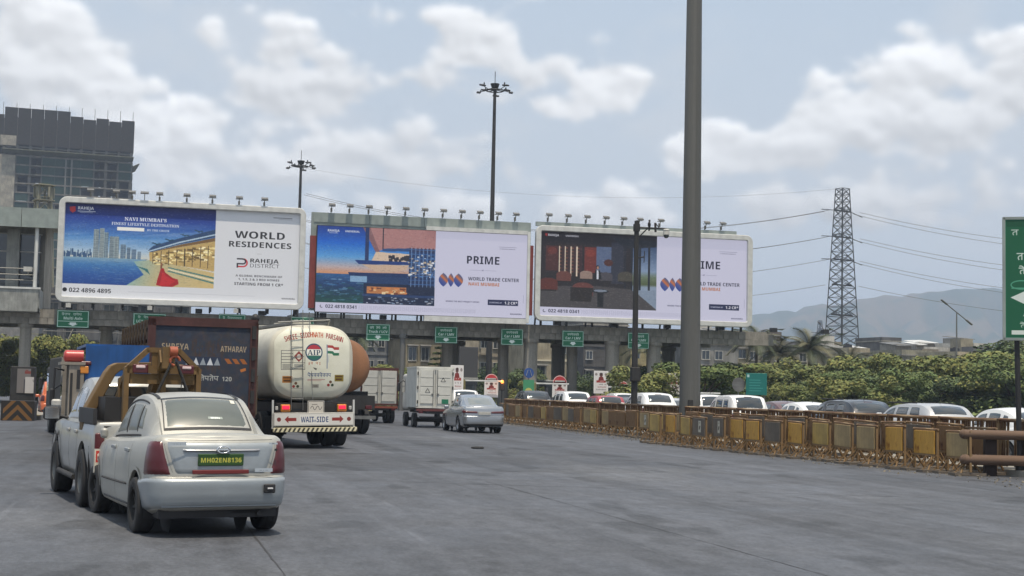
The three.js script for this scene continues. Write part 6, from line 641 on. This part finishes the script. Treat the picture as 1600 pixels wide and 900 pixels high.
const treeKinds = [0, 1, 2, 3].map((k) => { const h = 5, w = 5.2, [c, l] = bushyCrown(100 + k * 7, h, w, 9500); return { crown: c, trunk: merge(trunkGeo(h, l, .16)), h, w }; });
function tree(label, x, z, h, w, k, tone, turn, group, name = 'leafy_tree') { const K = treeKinds[k], t = thing(name, label, 'tree', [x, -.02, z], turn, group); t.scale.set(w / K.w, h / K.h, w / K.w); part(t, 'trunk', K.trunk, barkM); part(t, 'crown', K.crown, leafM[tone]); return t; }
{
  const R = rng(321), tn = ['olive', 'mid green', 'pale green', 'dark green'];
  for (let i = 0; i < 64; i++) { const f = i / 64, z = -92 - 48 * R(), x = -z * (.36 + .38 * f) + (R() - .5) * 4, k = Math.floor(R() * 4), tone = [0, 0, 1, 2, 2, 3][Math.floor(R() * 6)], h = (2.9 + 3.6 * R() * R() + .7 * R()) * (1 - (z + 92) / 190) * (f > .72 ? 1.55 : f > .45 ? 1.2 : .86); tree(`${tn[tone]} ${h > 4.6 ? 'tall' : 'low'} bushy tree in the thicket beyond the queuing cars`, x, z, h, h * (1.25 + .5 * R()), k, tone, R() * 6.28, 'trees of the thicket beyond the road'); }
  for (let i = 0; i < 26; i++) { const z = -140 - 30 * R(), x = 8 + 52 * i / 26 + R() * 3, tone = [0, 1, 2, 3][Math.floor(R() * 4)], h = 3.4 + 1.8 * R(); tree(`${tn[tone]} bushy tree behind the toll gantry columns`, x, z, h, h * (1.1 + .5 * R()), Math.floor(R() * 4), tone, R() * 6.28, 'trees behind the toll gantry'); }
  for (const [x, z, h, w] of [[-14.5, -128, 7.6, 6], [-11, -131, 6.6, 5.5], [-8.3, -134, 6.8, 5.5], [-13, -122, 4.6, 5], [-6.3, -138, 5.6, 5], [-9.6, -124, 4.4, 4]]) tree(`${h > 6 ? 'tall' : 'low'} yellow green tree behind the poster pillar`, x, z, h, w, Math.floor(R() * 4), 2, R() * 6, 'trees at the left road edge');
  // layered conifer
  const c = thing('conifer_tree', 'layered dark green conifer behind the small white box truck', 'tree', [28.4, 0, -147]); part(c, 'trunk', rod([0, 0, 0], [0, 6.6, 0], .14, 7, .03), barkM); for (let i = 0; i < 9; i++) { const y = 1.6 + i * .56, r = 2.5 * (1 - i / 10.5); part(c, 'branch_tier', leafGeo(620, (q) => { const a = Math.floor(q() * 7) / 7 * 6.28 + i + (q() - .5) * .34, d = Math.sqrt(q()) * r; return [V(Math.cos(a) * d, y - d * .1 + d * d * .05 + (q() - .5) * .16, Math.sin(a) * d), V(0, 1, 0)]; }, .1, .2, rng(500 + i)), leafM[i % 2 ? 1 : 3]); }
}
// coconut palms
{
  const frondG = (() => { const gs = [], n = 26; const P = [], put3 = (p) => P.push(...p); const c = (t) => [t * 2.6, .9 * Math.sin(t * 1.5) - 1.5 * t * t, 0]; for (let i = 0; i < n; i++) { const t0 = i / n, t1 = (i + .8) / n, a = c(t0), b = c(t1), l = .75 * Math.sin(Math.PI * (.12 + .82 * t0)); for (const s of [-1, 1]) { const tip = [mixn(a[0], b[0], .5) + .35, mixn(a[1], b[1], .5) - l * .45, s * l]; put3(a); put3(b); put3(tip); } } const g = new THREE.BufferGeometry(); g.setAttribute('position', new THREE.Float32BufferAttribute(P, 3)); g.computeVertexNormals(); g.setAttribute('uv', new THREE.Float32BufferAttribute(new Float32Array(P.length / 3 * 2), 2)); gs.push(g); for (let i = 0; i < 5; i++) gs.push(rod(c(i / 5), c((i + 1) / 5), .03, 4, .02)); return merge(gs); })(), fm = [lin(.07, .085, .035), lin(.12, .115, .06), lin(.05, .065, .028)].map((q) => mat(q, .7, 0, { side: THREE.DoubleSide })), R = rng(9);
  for (const [x, z, h, s] of [[58.8, -136, 7.2, 1.0], [61.6, -137, 6.0, .95], [64.6, -136, 6.6, 1.15], [70.2, -138, 5.4, .85], [20.3, -152, 7.0, .9], [52, -150, 6.4, .9]]) { const t = thing('coconut_palm', h > 7.4 ? 'tall coconut palm standing over the thicket by the houses' : 'coconut palm with drooping fronds among the trees before the houses', 'palm tree', [x, 0, z], R() * 6, 'coconut palms among the trees'); part(t, 'trunk', rod([.3, 0, 0], [0, h, 0], .2, 8, .13), barkM); for (let i = 0; i < 22; i++) { const f = part(t, 'frond', frondG, fm[i % 3]); f.position.set(0, h, 0); f.rotation.order = 'YXZ'; f.rotation.set(0, i * 2.4 + R() * .3, .85 - 1.35 * (i / 22) + (R() - .5) * .2); f.scale.setScalar(s * 1.15 * (.85 + .25 * R())); } }
}
// rough scrub floor
{ const R = rng(66), im = new THREE.InstancedMesh(leafGeo(260, (q) => { const a = q() * 6.28, d = Math.sqrt(q()) * 1.1; return [V(Math.cos(a) * d, .1 + q() * .75 * (1.2 - d), Math.sin(a) * d), V(0, 1, 0)]; }, .08, .2, rng(2)), leafM[0], 900), m = new THREE.Matrix4(), q = new THREE.Quaternion(); for (let i = 0; i < 900; i++) { const z = -86 - 70 * R(), x = z < -128 ? 6 + 110 * R() : 31 - (z + 86) * .3 + 84 * R(); m.compose(V(x, 0, z), q.setFromAxisAngle(UP, R() * 6), V(1 + R(), .7 + R() * 1.1, 1 + R())); im.setMatrixAt(i, m); } im.name = 'scrub'; im.userData = { kind: 'stuff', label: 'rough green scrub covering the ground under the trees', category: 'scrub' }; fin(im); scene.add(im); }
// ------------------------------------------------------------------ houses
function house(label, x0, x1, z, h, col, o = {}) {
  const w = x1 - x0, d = o.d ?? 9, t = thing(o.name ?? 'house', label, o.category ?? 'house', [(x0 + x1) / 2, 0, z], o.turn ?? .12), m = mat(col, .85, 0, { map: concTex }), nf = o.floors ?? Math.max(2, Math.round(h / 3.1)), fh = h / nf, nb = o.bays ?? Math.max(2, Math.round(w / 2.4)), fr = o.frameM ?? MT.whiteP;
  part(t, 'wall', box(w, h, d, 0, h / 2, -d / 2), m); part(t, 'roof_slab', box(w + .5, .22, d + .5, 0, h + .11, -d / 2), o.roofM ?? MT.conc); if (o.parapet !== 0) part(t, 'parapet', [box(w + .3, .7, .14, 0, h + .55, .02), box(.14, .7, d, -w / 2 - .08, h + .55, -d / 2), box(.14, .7, d, w / 2 + .08, h + .55, -d / 2)], o.parM ?? m);
  const R = rng(Math.round(x0 * 7 + h * 13)); for (let f = 0; f < nf; f++) { if (f * fh < (o.from ?? 2.5) - fh) continue; part(t, 'floor_band', box(w + .12, .18, .1, 0, (f + 1) * fh - .1, .06), o.bandM ?? m); for (let b = 0; b < nb; b++) { const bx2 = -w / 2 + (b + .5) * w / nb, by = f * fh + fh * .5, ww = Math.min(1.3, w / nb * .58); if (R() < .3) continue; const open = R() < (o.balc ?? .15); const wn = part(t, 'window', box(ww, fh * .42, .08, bx2, by, .03), MT.glass); part(wn, 'frame', [box(ww + .16, .07, .14, bx2, by + fh * .21, .05), box(ww + .16, .09, .2, bx2, by - fh * .21, .08), box(.06, fh * .42, .12, bx2 - ww / 2, by, .05), box(.06, fh * .42, .12, bx2 + ww / 2, by, .05), box(.05, fh * .42, .1, bx2, by, .05)], fr); if (open) part(t, 'balcony', [box(w / nb * .9, .1, .9, bx2, f * fh + .12, .5), box(w / nb * .9, .75, .06, bx2, f * fh + .5, .92)], o.bandM ?? m); if (R() < .3) part(wn, 'awning', box(ww + .5, .05, .6, bx2, by + fh * .27, .3, .35), MT.galv); } }
  if (o.tank !== 0) { const tk = part(t, 'water_tank', [cyl(.7, .75, 1.3, w * .25, h + .9, -d * .5, 14), cyl(.3, .3, .2, w * .25, h + 1.6, -d * .5, 10)], MT.black); } if (o.shed) { part(t, 'roof_shed', [box(w * .5, 1.7, d * .5, -w * .15, h + 1.0, -d * .5), ...[]], MT.conc); part(t, 'shed_roof', box(w * .6, .08, d * .6, -w * .15, h + 1.95, -d * .45, .12, 0, .05), o.shedM ?? MT.galv); } if (o.stub) part(t, 'stair_tower', box(2.6, 2.4, 3, w * .1, h + 1.3, -d * .5), o.stubM ?? m); return t;
}
{
  const cream = lin(.55, .5, .38), whiteC = lin(.72, .72, .70), grey = lin(.34, .35, .36), tan = lin(.42, .37, .26), dk = lin(.14, .14, .145), oliv = lin(.40, .39, .31);
  house('cream house with dark parapet right of the lounge billboard', 77, 81, -190, 9.2, cream, { shed: 1 }); house('long low grey house with a brown rooftop box', 91, 102.4, -215, 9.8, oliv, { stub: 1, stubM: mat(lin(.10, .085, .075), .9), shed: 1, parM: mat(dk, .8) });
  house('stepped white house left of the power pylon foot', 104.5, 109, -215, 9.4, whiteC, { shed: 0, stub: 1, parM: MT.whiteP }); house('beige house with two rows of small windows at the pylon foot', 104, 107.6, -205, 8.7, cream, { bays: 5, floors: 3 }); house('house with a wide sloping white roof beside the pylon', 120, 126.6, -235, 9.0, grey, { shed: 1, shedM: MT.white, parapet: 0 }); house('distant dark grey block beyond the sloping white roof', 140, 144.5, -262, 13.2, dk, { tank: 0 });
  house('plain grey walled house low behind the thicket', 99, 105.5, -190, 6.6, grey, { floors: 2, bays: 3 }); house('olive plastered house with black water tank', 113, 118.4, -205, 8.6, oliv, { shed: 1 }); house('white roofed house left of the street lamp', 131, 137.5, -230, 10.2, whiteC, { shed: 1, shedM: MT.white }); house('cream house behind the double arm street lamp', 113.5, 117.8, -190, 8.0, cream, { shed: 0 }); house('dark house with pale flat roof near the direction sign', 131.5, 137.6, -215, 8.4, lin(.16, .16, .17), { roofM: MT.white, stub: 1, parapet: 0, bays: 4 });
  [[82, 86, -204, 9.9, lin(.42, .40, .36), 'dull cream house with a blue sheet shed behind the palms', { shed: 1, shedM: mat(lin(.08, .16, .3), .6) }], [86.5, 89.5, -222, 11.2, whiteC, 'narrow white house rising behind the palms', { stub: 1 }], [96, 99.5, -234, 12.2, lin(.36, .35, .33), 'grey upper storey beyond the brown rooftop box', {}], [110, 113, -226, 10.4, lin(.44, .38, .3), 'pinkish house right behind the pylon foot', { shed: 1 }], [127.5, 130.5, -224, 9.6, lin(.3, .27, .22), 'brown house beside the white roofed house', { shed: 1, shedM: MT.white }], [144, 148, -236, 11.4, whiteC, 'pale house beyond the direction sign', { shed: 1 }], [118, 121, -200, 7.6, whiteC, 'low white house at the edge of the thicket', {}], [137, 141, -226, 10.2, lin(.4, .37, .28), 'sandy house left of the direction sign', { stub: 1 }]].forEach(([a, b, z, h, c, l, o], i) => house(l, a, b, z, h, c, { turn: (i % 3 - 1) * .35 + .1, ...o }));
  house('cream apartment block with balcony bands behind the gantry', 43.2, 48.6, -168, 8.4, lin(.52, .47, .36), { floors: 3, bays: 2, balc: .1, bandM: mat(lin(.55, .5, .38), .8), category: 'apartment block', name: 'apartment_block', from: 0, tank: 0 }); house('dark grey building behind the right gantry columns', 56.5, 63, -190, 11, dk, { bays: 4, tank: 0 }); house('yellow cream house between the right gantry columns', 62, 67, -186, 8.4, lin(.5, .44, .24), { bays: 3 }); house('grey house behind the thick lamp mast', 71, 77, -184, 8.6, grey, { shed: 1 });
  house('tan plastered building behind the conifer', 31.2, 36.4, -186, 8.4, tan, { floors: 2, bays: 3, tank: 0 }); house('slate coloured building between thin steel column and box trucks', 25.6, 31.4, -194, 9.6, lin(.3, .33, .37), { bays: 4, tank: 0 }); house('blue grey building behind the orange tanker', 18, 26, -190, 10.5, lin(.26, .29, .33), { bays: 5, tank: 0 }); house('cream flats with dark shutters behind the toll booth screen', 37, 42, -176, 9.2, lin(.48, .44, .36), { bays: 3, tank: 0 });
  house('unlit dark frontage behind the far toll lanes', 50, 56, -196, 9.4, lin(.2, .2, .2), { bays: 4, tank: 0 });
  const b = house('unfinished grey concrete block with scaffold bars at the left', -13, 3.5, -172, 11.5, lin(.17, .18, .2), { bays: 8, floors: 4, tank: 0, frameM: MT.galv, name: 'unfinished_block', category: 'building' }); for (let i = 0; i < 9; i++) part(b, 'scaffold_pole', rod([-8 + i * 2, 0, .8], [-8 + i * 2, 11.2, .8], .06), MT.galv); for (let i = 0; i < 6; i++) part(b, 'scaffold_pole', rod([-8.2, 2 + i * 1.8, .85], [8.2, 2 + i * 1.8, .85], .05), MT.galv); for (let i = 0; i < 4; i++) part(b, 'scaffold_brace', rod([-7 + i * 4, 3, .9], [-4 + i * 4, 10, .9], .06), MT.conc);
}
// ------------------------------------------------------------------ pylon and lines
function lattice(t, H, b0, b1, n, r, m, name = 'lattice_panel') { const w = (y) => mixn(b0, b1, y / H) / 2, cs = [[-1, -1], [1, -1], [1, 1], [-1, 1]]; for (const [i, c] of cs.entries()) part(t, 'leg', bar([c[0] * w(0), 0, c[1] * w(0)], [c[0] * w(H), H, c[1] * w(H)], r * 2.2, r * 2.2), m); let y = 0; for (let k = 0; k < n; k++) { const y1 = H * (1 - (1 - (k + 1) / n) ** 1.12), gs = []; for (let i = 0; i < 4; i++) { const a = cs[i], b = cs[(i + 1) % 4]; gs.push(bar([a[0] * w(y), y, a[1] * w(y)], [b[0] * w(y1), y1, b[1] * w(y1)], r, r), bar([b[0] * w(y), y, b[1] * w(y)], [a[0] * w(y1), y1, a[1] * w(y1)], r, r), bar([a[0] * w(y1), y1, a[1] * w(y1)], [b[0] * w(y1), y1, b[1] * w(y1)], r, r)); } part(t, name, gs, m); y = y1; } }
{
  const m = mat(lin(.05, .053, .056), .6, .4), t = thing('power_pylon', 'tall dark steel lattice power pylon with short cross arms', 'pylon', [145.5, 0, -290], .35); lattice(t, 48, 6.4, 2.1, 24, .1, m); for (const [y, l] of [[43, 2.6], [37.2, 2.8], [32.2, 3.0], [26.6, 3.1], [20, 3.3]]) part(t, 'cross_arm', [bar([-l, y, 0], [l, y, 0], .22, .3), bar([-l, y, 0], [0, y + 1, 1.2], .12, .12), bar([l, y, 0], [0, y + 1, 1.2], .12, .12), bar([-l, y, 0], [0, y + 1, -1.2], .12, .12), bar([l, y, 0], [0, y + 1, -1.2], .12, .12)], m);
  for (const y of [43, 37.2, 32.2]) for (const s of [-1, 1]) part(t, 'insulator', rod([s * 2.6, y, 0], [s * 8.5, y - .5, s * -2], .09, 6), m);
  const p2 = thing('power_pylon', 'faint far off lattice pylon before the hills', 'pylon', [416, 0, -860], .2); lattice(p2, 52, 9, 1.6, 10, .2, m); for (const y of [32, 38, 44]) part(p2, 'cross_arm', bar([-7, y, 0], [7, y, 0], .3, .4), m);
  const wire = (a, b, sag, r = .045) => { const pts = []; for (let i = 0; i <= 24; i++) { const k = i / 24; pts.push(V(mixn(a[0], b[0], k), mixn(a[1], b[1], k) - sag * 4 * k * (1 - k), mixn(a[2], b[2], k))); } solo('power_line', 'thin dark overhead power cable strung from the lattice pylon', 'power line', norm(new THREE.TubeGeometry(new THREE.CatmullRomCurve3(pts), 40, r, 4)), mat(lin(.12, .12, .125), .6), [0, 0, 0], 0, 'overhead power cables'); };
  for (const y of [43, 37.2, 32.2]) for (const dz of [-1.5, 1.5]) { wire([141.5, y - .2, -289 + dz], [30, y + 1.5 - (dz > 0 ? .5 : 0), -318 + dz * 2], 6.5); wire([149.5, y - .2, -291 + dz], [262, y - 2 + dz * .5, -250 + dz * 3], 7); }
  wire([141.5, 26.5, -290], [30, 28, -318], 6); wire([149.5, 26.5, -290], [262, 25, -250], 6); wire([145, 48, -290], [30, 50, -318], 4, .02);
}
// ------------------------------------------------------------------ unfinished tower, lattice mast
{
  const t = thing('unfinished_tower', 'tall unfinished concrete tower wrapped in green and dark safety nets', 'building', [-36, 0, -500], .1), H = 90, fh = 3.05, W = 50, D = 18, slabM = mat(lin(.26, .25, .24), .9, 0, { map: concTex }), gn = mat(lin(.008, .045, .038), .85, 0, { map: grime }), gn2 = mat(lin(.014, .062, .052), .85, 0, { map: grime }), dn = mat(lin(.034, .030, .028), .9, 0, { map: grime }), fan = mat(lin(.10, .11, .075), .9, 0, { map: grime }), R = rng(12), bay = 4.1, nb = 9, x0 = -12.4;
  const nF = 29; for (let f = 10; f <= nF; f++) part(t, 'floor_slab', box(W, .4, D + (f < 26 ? 1.3 : 0), 0, f * fh, -D / 2), slabM); part(t, 'lower_floors', box(W - 1, 10 * fh, D - 1, 0, 5 * fh, -D / 2), slabM);
  for (let i = 0; i <= 12; i++) for (const z of [-.6, -D + .6]) part(t, 'column', box(.9, nF * fh - 30, .9, -W / 2 + .6 + i * (W - 1.2) / 12, (nF * fh + 30) / 2, z), slabM);
  part(t, 'shear_wall', box(5, 25 * fh - 28, 1.2, -15.2, (25 * fh + 28) / 2, .2), MT.conc); part(t, 'shear_wall', box(5, 3.3, 1.2, -15.2, 26.6 * fh, .2), MT.conc); part(t, 'core_wall', box(7, nF * fh - 30, .5, 4, (nF * fh + 30) / 2, -9), slabM);
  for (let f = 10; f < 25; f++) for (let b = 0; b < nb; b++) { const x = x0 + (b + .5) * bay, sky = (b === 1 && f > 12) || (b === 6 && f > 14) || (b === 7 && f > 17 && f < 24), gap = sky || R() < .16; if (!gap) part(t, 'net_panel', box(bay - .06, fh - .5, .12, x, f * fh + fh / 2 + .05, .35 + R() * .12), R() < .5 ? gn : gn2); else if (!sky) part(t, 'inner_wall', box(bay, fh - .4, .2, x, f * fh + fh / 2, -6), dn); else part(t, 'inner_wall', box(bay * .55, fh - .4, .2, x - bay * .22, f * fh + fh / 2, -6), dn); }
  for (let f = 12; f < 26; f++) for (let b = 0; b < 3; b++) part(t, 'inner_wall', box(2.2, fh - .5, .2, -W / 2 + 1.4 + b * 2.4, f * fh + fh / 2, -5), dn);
  for (const x of [3.3, 5.2]) part(t, 'hoist_rail', box(.5, 25 * fh - 30, .5, x, (25 * fh + 30) / 2, .9), MT.galv);
  part(t, 'safety_fan', [box(W - 8, .35, 4, 4, 25.4 * fh, 1.4, -.25)], fan); part(t, 'safety_fan', box(3.2, .35, D, W / 2 + .8, 24.8 * fh, -D / 2, 0, 0, .5), fan);
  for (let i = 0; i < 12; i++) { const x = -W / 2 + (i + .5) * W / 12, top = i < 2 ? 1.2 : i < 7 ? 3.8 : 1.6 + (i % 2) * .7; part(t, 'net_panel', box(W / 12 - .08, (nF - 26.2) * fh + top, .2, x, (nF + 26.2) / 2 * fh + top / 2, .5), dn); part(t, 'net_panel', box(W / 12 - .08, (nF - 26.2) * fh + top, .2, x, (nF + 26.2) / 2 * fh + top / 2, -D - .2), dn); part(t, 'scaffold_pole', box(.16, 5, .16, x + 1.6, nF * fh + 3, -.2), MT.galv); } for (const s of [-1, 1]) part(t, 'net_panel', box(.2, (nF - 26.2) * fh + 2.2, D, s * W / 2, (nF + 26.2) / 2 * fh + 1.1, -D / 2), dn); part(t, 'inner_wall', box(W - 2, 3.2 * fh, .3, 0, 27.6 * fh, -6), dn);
  for (let f = 13; f < 25; f++) part(t, 'net_panel', box(.12, fh - .5, D * .7, W / 2 + .1, f * fh + fh / 2, -D * .4), f & 1 ? gn : gn2);
  const c = thing('lattice_mast', 'khaki lattice mast top before the unfinished tower', 'mast', [-20.6, 0, -262], .3), km = mat(lin(.22, .21, .15), .7, .2); lattice(c, 36, 5.5, 2.0, 12, .12, km); part(c, 'platform', [box(3.2, .15, 3.2, 0, 33.2, 0), box(3.4, .1, 3.4, 0, 35.8, 0), box(4.4, .12, 4.4, 0, 31, 0)], km); for (let i = 0; i < 5; i++) part(c, 'antenna', rbox(.35, 1.8, .25, .05, Math.cos(i * 1.26) * 1.7, 34.6, Math.sin(i * 1.26) * 1.7), km);
}
renderer.render(scene, camera);
